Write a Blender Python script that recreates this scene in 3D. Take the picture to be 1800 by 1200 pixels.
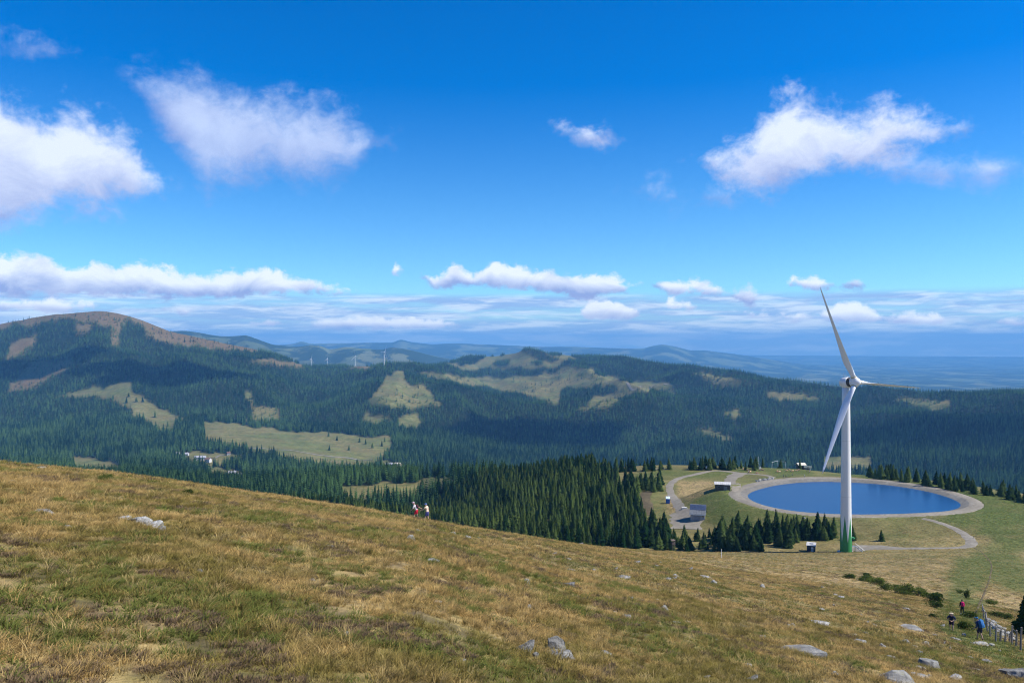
import bpy, bmesh, math, random
import numpy as np
from mathutils import Vector, Matrix, Euler

# ------------------------------------------------------------------ scene, camera, sky, sun
for o in list(bpy.data.objects):
    bpy.data.objects.remove(o, do_unlink=True)
SC = bpy.context.scene
COL = SC.collection
F, CX, CY = 1400.0, 900.0, 595.0          # photo pixels (1800 wide): focal length, centre column, level horizon row

cam = bpy.data.cameras.new('camera')
cam.sensor_width = 36.0
cam.lens = 36.0 * F / 1800.0
cam.shift_y = -5.0 / 1800.0
cam.clip_start = 0.1
cam.clip_end = 250000.0
camo = bpy.data.objects.new('camera', cam)
camo.location = (0, 0, 0)
camo.rotation_euler = (math.radians(90), 0, 0)
COL.objects.link(camo)
SC.camera = camo

SUN_EL, SUN_AZ = math.radians(47), math.radians(97)      # azimuth from +Y (view direction) towards +X
SDIR = Vector((math.cos(SUN_EL) * math.sin(SUN_AZ), math.cos(SUN_EL) * math.cos(SUN_AZ), math.sin(SUN_EL)))
sl = bpy.data.lights.new('sun', 'SUN')
sl.energy = 5.0
sl.angle = math.radians(0.5)
sl.color = (1.0, 0.95, 0.87)
slo = bpy.data.objects.new('sun', sl)
slo.rotation_euler = SDIR.to_track_quat('Z', 'Y').to_euler()
slo.location = (50, -20, 60)
COL.objects.link(slo)

SC.view_settings.view_transform = 'Standard'
SC.view_settings.look = 'None'
SC.view_settings.exposure = 0.42
SC.view_settings.gamma = 1.0
SC.cycles.use_denoising = True
SC.cycles.filter_width = 1.1
try:
    SC.cycles.denoiser = 'OPENIMAGEDENOISE'
    SC.cycles.denoising_prefilter = 'FAST'
except Exception:
    pass
SC.cycles.max_bounces = 5
SC.cycles.diffuse_bounces = 2
SC.cycles.glossy_bounces = 2
SC.cycles.transmission_bounces = 3
SC.cycles.transparent_max_bounces = 6
SC.cycles.volume_bounces = 0
SC.cycles.sample_clamp_indirect = 4.0


# ------------------------------------------------------------------ node helper
class NT:
    def __init__(s, tree):
        s.t = tree
        s.n = tree.nodes
        s.l = tree.links

    def add(s, typ, props=None, **ins):
        n = s.n.new(typ)
        for k, v in (props or {}).items():
            setattr(n, k, v)
        for k, v in ins.items():
            key = int(k[1:]) if k[0] == 'i' and k[1:].isdigit() else k.replace('_', ' ')
            s.put(n.inputs[key], v)
        return n

    def put(s, sock, v):
        if isinstance(v, bpy.types.NodeSocket):
            s.l.new(v, sock)
        elif isinstance(v, bpy.types.Node):
            s.l.new(v.outputs[0], sock)
        else:
            if isinstance(v, (tuple, list)) and len(v) == 3 and sock.type == 'RGBA':
                v = (*v, 1)
            sock.default_value = v

    def m(s, op, a, b=0.0, c=None, clamp=False):
        n = s.n.new('ShaderNodeMath')
        n.operation = op
        n.use_clamp = clamp
        s.put(n.inputs[0], a)
        s.put(n.inputs[1], b)
        if c is not None:
            s.put(n.inputs[2], c)
        return n.outputs[0]

    def ss(s, x, lo, hi, a=0.0, b=1.0):
        n = s.n.new('ShaderNodeMapRange')
        n.interpolation_type = 'SMOOTHSTEP'
        for k, v in zip(('Value', 'From Min', 'From Max', 'To Min', 'To Max'), (x, lo, hi, a, b)):
            s.put(n.inputs[k], v)
        return n.outputs[0]

    def mix(s, f, a, b, typ='MIX'):
        n = s.n.new('ShaderNodeMix')
        n.data_type = 'RGBA'
        n.blend_type = typ
        s.put(n.inputs[0], f)
        s.put(n.inputs[6], a)
        s.put(n.inputs[7], b)
        return n.outputs[2]

    def noise(s, vec, scale, detail=3.0, rough=0.55, dist=0.0):
        n = s.n.new('ShaderNodeTexNoise')
        if vec is not None:
            s.put(n.inputs['Vector'], vec)
        s.put(n.inputs['Scale'], scale)
        s.put(n.inputs['Detail'], detail)
        s.put(n.inputs['Roughness'], rough)
        s.put(n.inputs['Distortion'], dist)
        return n.outputs[0]

    def curve(s, x, pts, x0, x1, y0, y1):
        """float function of x through pts"""
        n = s.n.new('ShaderNodeFloatCurve')
        c = n.mapping.curves[0]
        n.mapping.use_clip = False
        n.mapping.extend = 'HORIZONTAL'
        P = sorted(((px - x0) / (x1 - x0), (py - y0) / (y1 - y0)) for px, py in pts)
        while len(c.points) < len(P):
            c.points.new(0.5, 0.5)
        for q, (a, b) in zip(c.points, P):
            q.location = (a, b)
            q.handle_type = 'AUTO_CLAMPED'
        n.mapping.update()
        s.put(n.inputs['Value'], s.m('DIVIDE', s.m('SUBTRACT', x, x0), x1 - x0))
        return s.m('ADD', s.m('MULTIPLY', n.outputs[0], y1 - y0), y0)


# ------------------------------------------------------------------ world: sky with clouds by direction
def build_world():
    w = bpy.data.worlds.new('World')
    SC.world = w
    w.use_nodes = True
    w.cycles.sampling_method = 'MANUAL'
    w.cycles.sample_map_resolution = 512
    N = NT(w.node_tree)
    N.n.clear()
    sky = N.add('ShaderNodeTexSky', dict(sky_type='NISHITA', sun_disc=False, sun_elevation=SUN_EL, sun_rotation=SUN_AZ,
                                         altitude=1900, air_density=1.1, dust_density=0.15, ozone_density=3.5))
    d = N.add('ShaderNodeTexCoord').outputs['Generated']
    sep = N.add('ShaderNodeSeparateXYZ', None, i0=d)
    x, y, z = sep.outputs
    az = N.m('ARCTAN2', x, y)
    el = N.m('ARCSINE', z)
    hs = N.add('ShaderNodeHueSaturation', None, Saturation=N.ss(el, 0.0, 0.42, 1.16, 1.52), Value=1.0, Color=sky.outputs[0])
    skyc = N.mix(1.0, hs.outputs[0], (0.58, 0.92, 1.13), 'MULTIPLY')

    def A(px):
        return math.atan((px - CX) / F)

    def E(px, py):
        return math.atan((CY - py) / F * math.cos(A(px)))
    # warped coordinates
    cmb = N.add('ShaderNodeCombineXYZ', None, X=az, Y=N.m('MULTIPLY', el, 1.25), Z=0.0).outputs[0]
    n1 = N.noise(cmb, 11.0, 9.0, 0.60, 0.25)
    n2 = N.noise(cmb, 36.0, 7.0, 0.68, 0.3)
    sh = N.noise(cmb, 17.0, 7.0, 0.62, 0.5)
    cmb2 = N.add('ShaderNodeCombineXYZ', None, X=N.m('MULTIPLY', az, 1.5), Y=N.m('MULTIPLY', el, 13.0), Z=3.7).outputs[0]
    n3 = N.noise(cmb2, 9.0, 5.0, 0.6, 0.3)
    n4 = N.noise(cmb2, 4.5, 5.0, 0.62, 0.2)

    X0, X1 = -math.pi, math.pi

    def band(pts, soft, amp, amp2, gap=0.02, vary=1.0):
        """pts: (px, ytop, ybottom); a density field between the two outlines"""
        top, bot = [], []
        for px, yt, yb in pts:
            a = A(px) if px < 5000 else px - 10000
            top.append((a, E(px, yt) if px < 5000 else yt))
            bot.append((a, E(px, yb) if px < 5000 else yb))
        t = N.curve(az, top, X0, X1, -0.2, 0.6)
        b = N.curve(az, bot, X0, X1, -0.2, 0.6)
        w_ = N.m('ADD', N.m('MULTIPLY', N.m('SUBTRACT', n1, 0.5), amp), N.m('MULTIPLY', N.m('SUBTRACT', n2, 0.5), amp2))
        up = N.m('SUBTRACT', t, el)
        dn = N.m('MULTIPLY', N.m('SUBTRACT', el, b), 1.25)
        dens = N.m('ADD', N.m('SMOOTH_MIN', up, dn, 0.02), w_)
        h = N.m('DIVIDE', N.m('SUBTRACT', el, b), N.m('MAXIMUM', N.m('SUBTRACT', t, b), 0.012), None, True)
        return N.ss(dens, -0.018 * soft / 0.085 - 0.002, soft * 0.62), h

    def out(az_deg, el0, el1):
        return (10000 + math.radians(az_deg), math.radians(el1), math.radians(el0))
    emp = lambda px, yy: (px, yy + 22, yy - 22)           # no cloud here
    A1 = [out(-178, 20, 12), out(-150, 12, 22), out(-120, 22, 15), out(-95, 13, 21), out(-70, 18, 13), out(-52, 9, 17),
          (-120, 120, 400), (-30, 155, 400), (15, 165, 392), (45, 198, 388), (62, 208, 385), (100, 182, 378), (140, 180, 370), (190, 212, 366),
          (235, 250, 362), (275, 292, 352), (300, 345, 315), emp(420, 300), emp(900, 260), (955, 236, 214), (985, 218, 244), (1020, 222, 248),
          (1055, 232, 252), emp(1090, 240), emp(1180, 280), (1215, 285, 268), (1255, 258, 305), (1300, 250, 332), (1330, 215, 335), (1360, 190, 335),
          (1395, 168, 335), (1440, 168, 325), (1480, 188, 300), (1520, 212, 290), (1550, 192, 285), (1590, 178, 272), (1640, 188, 262), (1690, 215, 236),
          (1725, 240, 212), emp(1800, 250), out(45, 18, 12), out(60, 12, 19), out(80, 19, 13), out(110, 10, 20), out(140, 20, 14), out(178, 20, 12)]
    A2 = [out(-178, 30, 22), out(-90, 30, 24), out(-60, 30, 24), emp(-80, 90), (-20, 100, 84), (40, 92, 80), (90, 96, 84), (125, 106, 84), emp(190, 120),
          (225, 150, 128), (250, 118, 180), (290, 130, 205), (335, 138, 300), (370, 145, 338), (420, 155, 330), (480, 165, 312), (540, 168, 322), (600, 195, 318),
          (635, 225, 295), (660, 262, 236), emp(720, 260), emp(1080, 330), (1120, 345, 322), (1145, 330, 350), (1185, 336, 358), (1215, 352, 338),
          (1240, 348, 354), (1275, 346, 352), (1300, 360, 338), emp(1400, 330), (1520, 306, 280), (1555, 275, 312), (1610, 258, 318), (1660, 268, 318), (1720, 280, 316),
          (1770, 288, 312), (1800, 310, 288), emp(1900, 300), out(60, 28, 22), out(178, 30, 22)]
    B = [out(-178, 4, 6.5), out(-140, 4.5, 7), out(-100, 4, 6), out(-60, 3.5, 6),
         (-60, 455, 520), (20, 452, 515), (70, 442, 515), (110, 470, 518), (150, 450, 515), (190, 480, 518), (235, 458, 518), (290, 475, 520), (350, 488, 520),
         (400, 478, 520), (450, 474, 520), (500, 486, 518), (550, 486, 518), (590, 502, 520), (625, 512, 522), (650, 530, 500), (672, 485, 462), (690, 462, 484), (712, 466, 486),
         (728, 490, 470), (745, 494, 510), (770, 476, 506), (800, 460, 505), (825, 478, 508), (840, 490, 490), (852, 458, 504), (880, 460, 506), (920, 474, 508),
         (960, 476, 514), (1010, 480, 522), (1050, 480, 522), (1085, 478, 518), (1112, 504, 512), (1130, 515, 490), (1150, 494, 512), (1200, 492, 520), (1240, 494, 520), (1280, 512, 518), (1296, 510, 535),
         (1320, 505, 536), (1345, 514, 537), (1365, 535, 505), (1390, 478, 500), (1420, 488, 512), (1470, 498, 512), (1490, 512, 490), (1505, 490, 506), (1535, 488, 508),
         (1550, 512, 488), emp(1800, 500), out(50, 3, 5), out(80, 4, 7), out(120, 3.5, 6), out(178, 4, 6.5)]
    C = [out(-178, 1.2, 2.8), out(-90, 1.2, 2.8), out(-60, 1.2, 2.8), (0, 538, 546), (25, 540, 538), (35, 530, 542), (60, 528, 544), (80, 548, 532), (110, 528, 548), (140, 522, 548), (165, 528, 545), (185, 545, 535), (215, 560, 535), (290, 546, 540), (310, 540, 556), (345, 542, 556), (365, 556, 545),
         (400, 566, 558), (430, 562, 573), (480, 563, 574), (510, 574, 562), (560, 568, 578), (640, 560, 576), (720, 560, 577), (790, 566, 577), (830, 580, 566), (900, 585, 575), (935, 576, 570), (945, 570, 582), (958, 571, 582), (968, 585, 572), (1000, 560, 548), (1030, 540, 558), (1050, 528, 562), (1080, 526, 562), (1100, 538, 562),
         (1130, 552, 562), (1145, 560, 545), (1165, 530, 546), (1190, 521, 545), (1215, 532, 546), (1235, 548, 536), (1330, 555, 560), (1390, 556, 566), (1420, 553, 566), (1445, 560, 560), (1455, 546, 566), (1480, 530, 566), (1515, 533, 566), (1540, 544, 566), (1560, 556, 566), (1578, 564, 555), (1602, 550, 568), (1640, 552, 570),
         (1670, 562, 570), (1690, 570, 560), (1730, 556, 570), (1770, 556, 572), (1800, 566, 574), out(60, 1.2, 2.8), out(178, 1.2, 2.8)]
    d1, h1 = band(A1, 0.052, 0.105, 0.060)
    d2, h2 = band(A2, 0.078, 0.115, 0.066)
    d3, h3 = band(B, 0.010, 0.034, 0.036)
    d4, h4 = band(C, 0.005, 0.014, 0.024)
    shade = N.m('SUBTRACT', sh, 0.5)

    def tone(h, k, base):
        return N.m('ADD', N.m('ADD', N.m('MULTIPLY', N.ss(h, 0.0, 0.75), 1 - base), base), N.m('MULTIPLY', shade, k), None, True)
    lav, wht = (0.26, 0.34, 0.63), (0.68, 0.75, 0.90)
    # high thin veil of stratus near the horizon
    env = N.m('MULTIPLY', N.ss(el, math.radians(3.35), math.radians(2.75)), N.ss(el, math.radians(-0.5), math.radians(0.6), 0.9, 1.0))
    strat = N.m('MULTIPLY', N.m('MAXIMUM', N.ss(n4, 0.30, 0.56, 0.45, 1.0), N.ss(el, math.radians(2.2), math.radians(0.9), 0.0, 0.95)), env)
    strc = N.mix(N.ss(n3, 0.42, 0.64), (0.29, 0.44, 0.78), (0.68, 0.77, 0.94))
    c = N.mix(N.m('MULTIPLY', strat, 0.86), (0, 0, 0), strc)
    bg_sky = N.add('ShaderNodeBackground', None, Color=skyc, Strength=0.112)
    bg_str = N.add('ShaderNodeBackground', None, Color=strc, Strength=0.86)
    s = N.add('ShaderNodeMixShader', None, i0=N.m('MULTIPLY', strat, 0.85), i1=bg_sky.outputs[0], i2=bg_str.outputs[0])
    for dd, hh, k, base, op, wc in ((d2, h2, 1.5, 0.15, 0.80, (0.55, 0.64, 0.86)), (d1, h1, 1.4, 0.25, 0.97, wht), (d3, h3, 2.0, 0.05, 0.93, (0.78, 0.83, 0.93)), (d4, h4, 1.6, 0.3, 0.9, (0.86, 0.90, 0.95))):
        bg = N.add('ShaderNodeBackground', None, Color=N.mix(tone(hh, k, base), lav, wc), Strength=0.95)
        s = N.add('ShaderNodeMixShader', None, i0=N.m('MULTIPLY', dd, op), i1=s.outputs[0], i2=bg.outputs[0])
    o = N.add('ShaderNodeOutputWorld')
    N.l.new(s.outputs[0], o.inputs[0])


build_world()


# ------------------------------------------------------------------ helpers: numbers, meshes, materials
RNG = np.random.default_rng(7)
_T = np.random.default_rng(3).random((256, 256))


def vnoise(x, y, s=0):
    x = np.asarray(x, float) + s * 17.31
    y = np.asarray(y, float) + s * 5.77
    xi, yi = np.floor(x).astype(int), np.floor(y).astype(int)
    fx, fy = x - xi, y - yi
    fx, fy = fx * fx * (3 - 2 * fx), fy * fy * (3 - 2 * fy)
    g = lambda a, b: _T[a & 255, b & 255]
    return (g(xi, yi) * (1 - fx) + g(xi + 1, yi) * fx) * (1 - fy) + (g(xi, yi + 1) * (1 - fx) + g(xi + 1, yi + 1) * fx) * fy


def fbm(x, y, s=0, o=4):
    r, a, t = 0, 1.0, 0
    for i in range(o):
        r = r + a * (vnoise(x * 2 ** i, y * 2 ** i, s + i) - 0.5)
        t += a
        a *= 0.5
    return r / t * 2


def sstep(x, a, b):
    t = np.clip((np.asarray(x, float) - a) / (b - a), 0, 1)
    return t * t * (3 - 2 * t)


def in_poly(px, py, poly):
    px, py = np.asarray(px, float), np.asarray(py, float)
    r = np.zeros(px.shape, bool)
    n = len(poly)
    for i in range(n):
        x0, y0 = poly[i]
        x1, y1 = poly[(i + 1) % n]
        if y0 == y1:
            continue
        c = ((y0 > py) != (y1 > py)) & (px < (x1 - x0) * (py - y0) / (y1 - y0) + x0)
        r ^= c
    return r


def pchip(xk, yk, x):
    h = np.diff(xk)
    dlt = np.diff(yk) / h
    d = np.zeros_like(yk)
    ok = dlt[:-1] * dlt[1:] > 0
    w1, w2 = 2 * h[1:] + h[:-1], h[1:] + 2 * h[:-1]
    with np.errstate(divide='ignore', invalid='ignore'):
        hm = (w1 + w2) / (w1 / dlt[:-1] + w2 / dlt[1:])
    d[1:-1] = np.where(ok, hm, 0)
    d[0], d[-1] = dlt[0], dlt[-1]
    i = np.clip(np.searchsorted(xk, x) - 1, 0, len(h) - 1)
    t = (x - xk[i]) / h[i]
    t = np.clip(t, 0, 1)
    return ((2 * t ** 3 - 3 * t ** 2 + 1) * yk[i] + (t ** 3 - 2 * t ** 2 + t) * h[i] * d[i]
            + (-2 * t ** 3 + 3 * t ** 2) * yk[i + 1] + (t ** 3 - t ** 2) * h[i] * d[i + 1])


def link(o, parent=None):
    COL.objects.link(o)
    if parent is not None:
        o.parent = parent
    return o


def mesh_obj(name, verts, faces, mat=None, parent=None, smooth=False, do_link=True):
    me = bpy.data.meshes.new(name)
    me.from_pydata([tuple(v) for v in verts], [], [tuple(f) for f in faces])
    if mat:
        me.materials.append(mat)
    if smooth:
        me.polygons.foreach_set('use_smooth', [True] * len(me.polygons))
    me.update()
    o = bpy.data.objects.new(name, me)
    if do_link:
        link(o, parent)
    return o


def bm_obj(name, bm, mat=None, parent=None, smooth=False, do_link=True):
    me = bpy.data.meshes.new(name)
    bmesh.ops.recalc_face_normals(bm, faces=bm.faces)
    bm.to_mesh(me)
    bm.free()
    if mat:
        me.materials.append(mat)
    if smooth:
        me.polygons.foreach_set('use_smooth', [True] * len(me.polygons))
    o = bpy.data.objects.new(name, me)
    if do_link:
        link(o, parent)
    return o


def tag(o, label=None, cat=None, group=None, kind=None):
    for k, v in (('label', label), ('category', cat), ('group', group), ('kind', kind)):
        if v:
            o[k] = v
    return o


def empty(name, loc, rz=0.0, label=None, cat=None, group=None):
    o = bpy.data.objects.new(name, None)
    o.empty_display_size = 0.3
    o.location = loc
    o.rotation_euler = (0, 0, rz)
    link(o)
    return tag(o, label, cat, group)


def copy_tree(o, parent=None):
    c = o.copy()
    link(c)
    c.parent = parent
    for ch in list(o.children):
        copy_tree(ch, c)
    return c


def box(bm, c, s, rz=0.0, bev=0.0, rot=None):
    M = Matrix.Translation(c) @ (rot.to_matrix().to_4x4() if rot else Matrix.Rotation(rz, 4, 'Z')) @ Matrix.Diagonal((*s, 1))
    r = bmesh.ops.create_cube(bm, size=1.0, matrix=M)
    if bev:
        es = list({e for v in r['verts'] for e in v.link_edges})
        bmesh.ops.bevel(bm, geom=es, offset=bev, segments=1, affect='EDGES')


def tube(bm, pts, rad, seg=8, cap=True):
    """tapered tube along points"""
    pts = [Vector(p) for p in pts]
    if not isinstance(rad, (list, tuple)):
        rad = [rad] * len(pts)
    rings = []
    for i, p in enumerate(pts):
        t = (pts[min(i + 1, len(pts) - 1)] - pts[max(i - 1, 0)]).normalized()
        a = t.orthogonal().normalized() if i == 0 else (a - t * a.dot(t)).normalized()
        b = t.cross(a)
        rings.append([bm.verts.new(p + (a * math.cos(2 * math.pi * k / seg) + b * math.sin(2 * math.pi * k / seg)) * rad[i]) for k in range(seg)])
    for r0, r1 in zip(rings, rings[1:]):
        for k in range(seg):
            bm.faces.new((r0[k], r0[(k + 1) % seg], r1[(k + 1) % seg], r1[k]))
    if cap:
        bm.faces.new(rings[0][::-1])
        bm.faces.new(rings[-1])


def lathe(bm, prof, seg=32, M=None, cap=True):
    rings = []
    for r, z in prof:
        rings.append([bm.verts.new((M or Matrix()) @ Vector((r * math.cos(2 * math.pi * k / seg), r * math.sin(2 * math.pi * k / seg), z))) for k in range(seg)])
    for r0, r1 in zip(rings, rings[1:]):
        for k in range(seg):
            bm.faces.new((r0[k], r0[(k + 1) % seg], r1[(k + 1) % seg], r1[k]))
    if cap:
        bm.faces.new(rings[0][::-1])
        bm.faces.new(rings[-1])


MATS = {}


def mat(name, color=(0.5, 0.5, 0.5), rough=0.7, metal=0.0, var=0.12, scale=3.0, spec=0.3, fn=None):
    """plain procedural material: base colour with noise mottling"""
    if name in MATS:
        return MATS[name]
    m = bpy.data.materials.new(name)
    m.use_nodes = True
    N = NT(m.node_tree)
    b = m.node_tree.nodes['Principled BSDF']
    b.inputs['Roughness'].default_value = rough
    b.inputs['Metallic'].default_value = metal
    b.inputs['Specular IOR Level'].default_value = spec
    if fn:
        N.put(b.inputs['Base Color'], fn(N, b))
    else:
        tc = N.add('ShaderNodeTexCoord').outputs['Object']
        n = N.noise(tc, scale, 4.0, 0.6)
        c = N.mix(N.ss(n, 0.3, 0.7), tuple(k * (1 - var) for k in color), tuple(min(1, k * (1 + var)) for k in color))
        N.put(b.inputs['Base Color'], c)
    MATS[name] = m
    return m


# ------------------------------------------------------------------ terrain
def near_bk(px):
    b = np.interp(px, [-1400, 0, 735, 900, 1000, 1140, 1300, 1487, 1700, 1800, 3200], [-.14, .037, .13, .18, .209, .235, .27, .30, .341, .360, .60])
    k = np.interp(px, [-1400, 0, 200, 400, 600, 735, 900, 1000, 1140, 1300, 1487, 1700, 1800, 3200],
                  [.0011, .001, .00078, .000733, .000663, .000636, .000293, .00016, .000066, -.0000537, -.000145, -.00031, -.00037, -.0009])
    return b, k


def h0(Y):
    """eye height over the slope: the camera stands on a small knoll"""
    return 1.6 + 2.0 * (1 - np.exp(-(np.asarray(Y, float) / 5.0) ** 2))


def zpy(Y, py):
    return -(np.asarray(py, float) - CY) / F * np.asarray(Y, float)


# feature lines (px, Y metres ahead, z metres) ordered by distance; z given or taken from a photo row
def L(*pts):
    return np.array(pts, float)


def P(*pts):
    return np.array([(px, Y, float(zpy(Y, py))) for px, Y, py in pts])


LN_END = L((-1400, 90, 0), (0, 100, 0), (400, 110, 0), (735, 140, 0), (900, 180, 0), (1000, 220, 0), (1140, 270, 0), (1300, 275, 0), (1487, 295, 0), (1700, 296, 0), (3200, 296, 0))
LN_T = L((-1400, 500, -100), (0, 500, -92), (400, 500, -104), (600, 500, -111), (735, 470, -111), (900, 350, -90), (1000, 310, -81.5), (1140, 305, -81.5), (1230, 305, -82), (1300, 305, -82),
         (1487, 308, -81.2), (1700, 306, -78), (1800, 306, -77), (3200, 306, -76))
LN_M = L((-1400, 700, -130), (0, 700, -126), (400, 700, -142), (600, 690, -150), (735, 680, -147), (900, 460, -99), (1000, 420, -87), (1140, 395, -86), (1240, 385, -85), (1300, 395, -83.5),
         (1487, 400, -78), (1650, 380, -77), (1800, 370, -77.5), (3200, 370, -78))
LN_E = L((-1400, 900, -165), (0, 900, -160), (400, 900, -167), (600, 800, -150), (735, 800, -147.5), (850, 600, -112), (900, 545, -101), (1000, 530, -91), (1140, 530, -86.5), (1300, 530, -86.5), (1400, 530, -87.2),
         (1487, 505, -86), (1650, 470, -84.5), (1800, 440, -86), (3200, 430, -86))
LN_1 = L((-1400, 1400, -235), (0, 1400, -230), (200, 1400, -232), (400, 1300, -228), (600, 1200, -217), (735, 1150, -207), (900, 900, -195), (1140, 900, -225), (1300, 850, -200), (1800, 800, -200), (3200, 800, -200))
LN_2 = L((-1400, 1850, -285), (0, 1850, -285), (150, 1800, -285), (350, 1780, -266), (480, 1900, -270), (620, 1880, -284), (735, 1800, -292), (900, 1800, -330), (1140, 1800, -352), (1300, 1700, -332), (1800, 1600, -305), (3200, 1500, -290))
LN_3 = P((-1400, 2500, 760), (0, 2500, 757), (200, 2500, 737), (300, 2470, 742), (380, 2450, 741), (500, 2400, 757), (680, 2280, 769), (735, 2300, 778), (900, 2300, 802), (1000, 2300, 805), (1140, 2300, 808),
         (1300, 2200, 808), (1487, 2100, 805), (1650, 2000, 805), (1800, 1900, 805), (3200, 1800, 805))
LN_4 = P((-1400, 2900, 710), (0, 2900, 705), (100, 2900, 697), (230, 2950, 670), (300, 2900, 695), (430, 3000, 697), (550, 3100, 700), (640, 3120, 700), (700, 3050, 688), (770, 3000, 706), (900, 3000, 738), (1000, 3000, 733),
         (1140, 2900, 730), (1300, 2800, 733), (1487, 2700, 732), (1650, 2600, 732), (1800, 2500, 731), (3200, 2500, 725))
LN_5 = P((-1400, 3500, 640), (0, 3500, 622), (170, 3500, 612), (300, 3600, 632), (430, 3800, 645), (550, 3900, 658), (640, 3850, 662), (700, 3650, 659), (770, 3700, 668), (900, 3700, 684), (1000, 3700, 684),
         (1140, 3600, 680), (1300, 3500, 679), (1487, 3400, 703), (1650, 3300, 708), (1800, 3300, 700), (3200, 3300, 690))
LN_6 = P((-1400, 4400, 620), (-500, 4300, 600), (-100, 4200, 580), (0, 4200, 572), (50, 4200, 561), (100, 4200, 553.5), (140, 4200, 550), (175, 4200, 548), (205, 4200, 551), (230, 4200, 558), (260, 4200, 569), (300, 4200, 585), (340, 4200, 594), (380, 4200, 603),
         (430, 4300, 612), (480, 4400, 623), (520, 4500, 638), (545, 4600, 646), (600, 4800, 644), (640, 4800, 645), (700, 4800, 652), (735, 4900, 649), (770, 5200, 641), (800, 5300, 634), (820, 5400, 627),
         (845, 5450, 628), (870, 5500, 627), (920, 5500, 619), (960, 5500, 621), (1010, 5400, 628), (1050, 5200, 628), (1100, 5100, 632), (1150, 4900, 642), (1180, 4850, 645), (1210, 4800, 645), (1260, 4650, 651), (1320, 4500, 661), (1400, 4350, 678),
         (1440, 4300, 689), (1500, 4200, 695), (1600, 4000, 700), (1660, 3950, 702), (1700, 3900, 698), (1750, 3850, 696), (1800, 3800, 695), (2100, 3800, 690), (3200, 3800, 690))
LN_B1 = LN_6.copy()
LN_B1[:, 1] += 1600
LN_B1[:, 2] = np.minimum(LN_6[:, 2] - 380, -450)
LN_H1 = P((-1400, 9000, 600), (0, 9000, 598), (300, 9000, 583), (325, 9000, 582), (350, 9000, 585), (385, 9000, 591), (405, 9000, 592), (432, 9000, 589), (455, 9000, 597), (480, 9000, 606), (520, 9300, 609), (548, 9300, 606), (565, 9300, 608), (580, 9300, 614),
          (605, 9300, 609), (640, 9300, 612), (670, 9300, 614), (688, 9300, 610), (712, 9300, 613), (740, 9300, 619), (770, 9600, 627), (900, 9600, 650), (1100, 9600, 665), (1400, 9600, 680), (1600, 9600, 688), (1800, 9600, 690), (3200, 9600, 690))
LN_B2 = P((-1400, 12500, 640), (300, 12500, 640), (800, 12500, 650), (1100, 12800, 650), (1400, 12800, 664), (1800, 12800, 670), (3200, 12800, 670))
LN_H2 = P((-1400, 18500, 606), (480, 18500, 607), (515, 18500, 605), (530, 18500, 600), (546, 18500, 605), (600, 18500, 604), (640, 18500, 603), (690, 18500, 603), (705, 18500, 597), (722, 18500, 602), (760, 18500, 606), (800, 18500, 604), (850, 18500, 606),
          (900, 18500, 608), (950, 18500, 610), (1000, 18500, 610), (1080, 18500, 612), (1130, 18500, 613), (1150, 18500, 608), (1166, 18500, 606), (1186, 18500, 609), (1212, 18500, 616), (1240, 18500, 616), (1290, 18500, 622), (1350, 18500, 632),
          (1420, 18500, 643), (1600, 18500, 650), (1800, 18500, 650), (3200, 18500, 650))
LN_B3 = P((-1400, 23500, 640), (1100, 23500, 640), (1800, 23500, 641), (3200, 23500, 641))
LN_H4 = P((-1400, 30000, 623), (1100, 30000, 623), (1800, 30000, 627), (3200, 30000, 627))
LINES = [LN_T, LN_M, LN_E, LN_1, LN_2, LN_3, LN_4, LN_5, LN_6, LN_B1, LN_H1, LN_B2, LN_H2, LN_B3, LN_H4]

pxs = np.unique(np.concatenate([np.arange(-1400, -120, 40), np.arange(-120, 1921, 3.0), np.arange(1960, 3201, 40)]))
Ys = np.concatenate([np.geomspace(1.5, 300, 270)[:-1], np.geomspace(300, 480, 130)[:-1], np.geomspace(480, 6200, 290)[:-1], np.geomspace(6200, 30000, 110)])
PX, YY = np.meshgrid(pxs, Ys)
XX = (PX - CX) / F * YY


def li(line, k, px):
    return np.interp(px, line[:, 0], line[:, k])


def smooth_cols(a, n=2):
    for _ in range(n):
        a = np.convolve(np.pad(a, 1, mode='edge'), [.25, .5, .25], 'valid')
    return a


bn, kn = near_bk(pxs)
bn = smooth_cols(bn, 260)
kn = smooth_cols(kn, 120)
yn = smooth_cols(li(LN_END, 1, pxs), 20)
near = -(h0(YY) + bn[None, :] * YY + kn[None, :] * YY ** 2)
KY = [yn * 0.6, yn] + [smooth_cols(li(l, 1, pxs), 3) for l in LINES]
KZ = [-(3.6 + bn * yn * .6 + kn * (yn * .6) ** 2), -(3.6 + bn * yn + kn * yn ** 2)] + [smooth_cols(li(l, 2, pxs), 2) for l in LINES]
KY, KZ = np.array(KY), np.array(KZ)
Z = np.empty_like(YY)
for j in range(len(pxs)):
    Z[:, j] = np.where(Ys < yn[j], near[:, j], pchip(KY[:, j], KZ[:, j], Ys))
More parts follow.
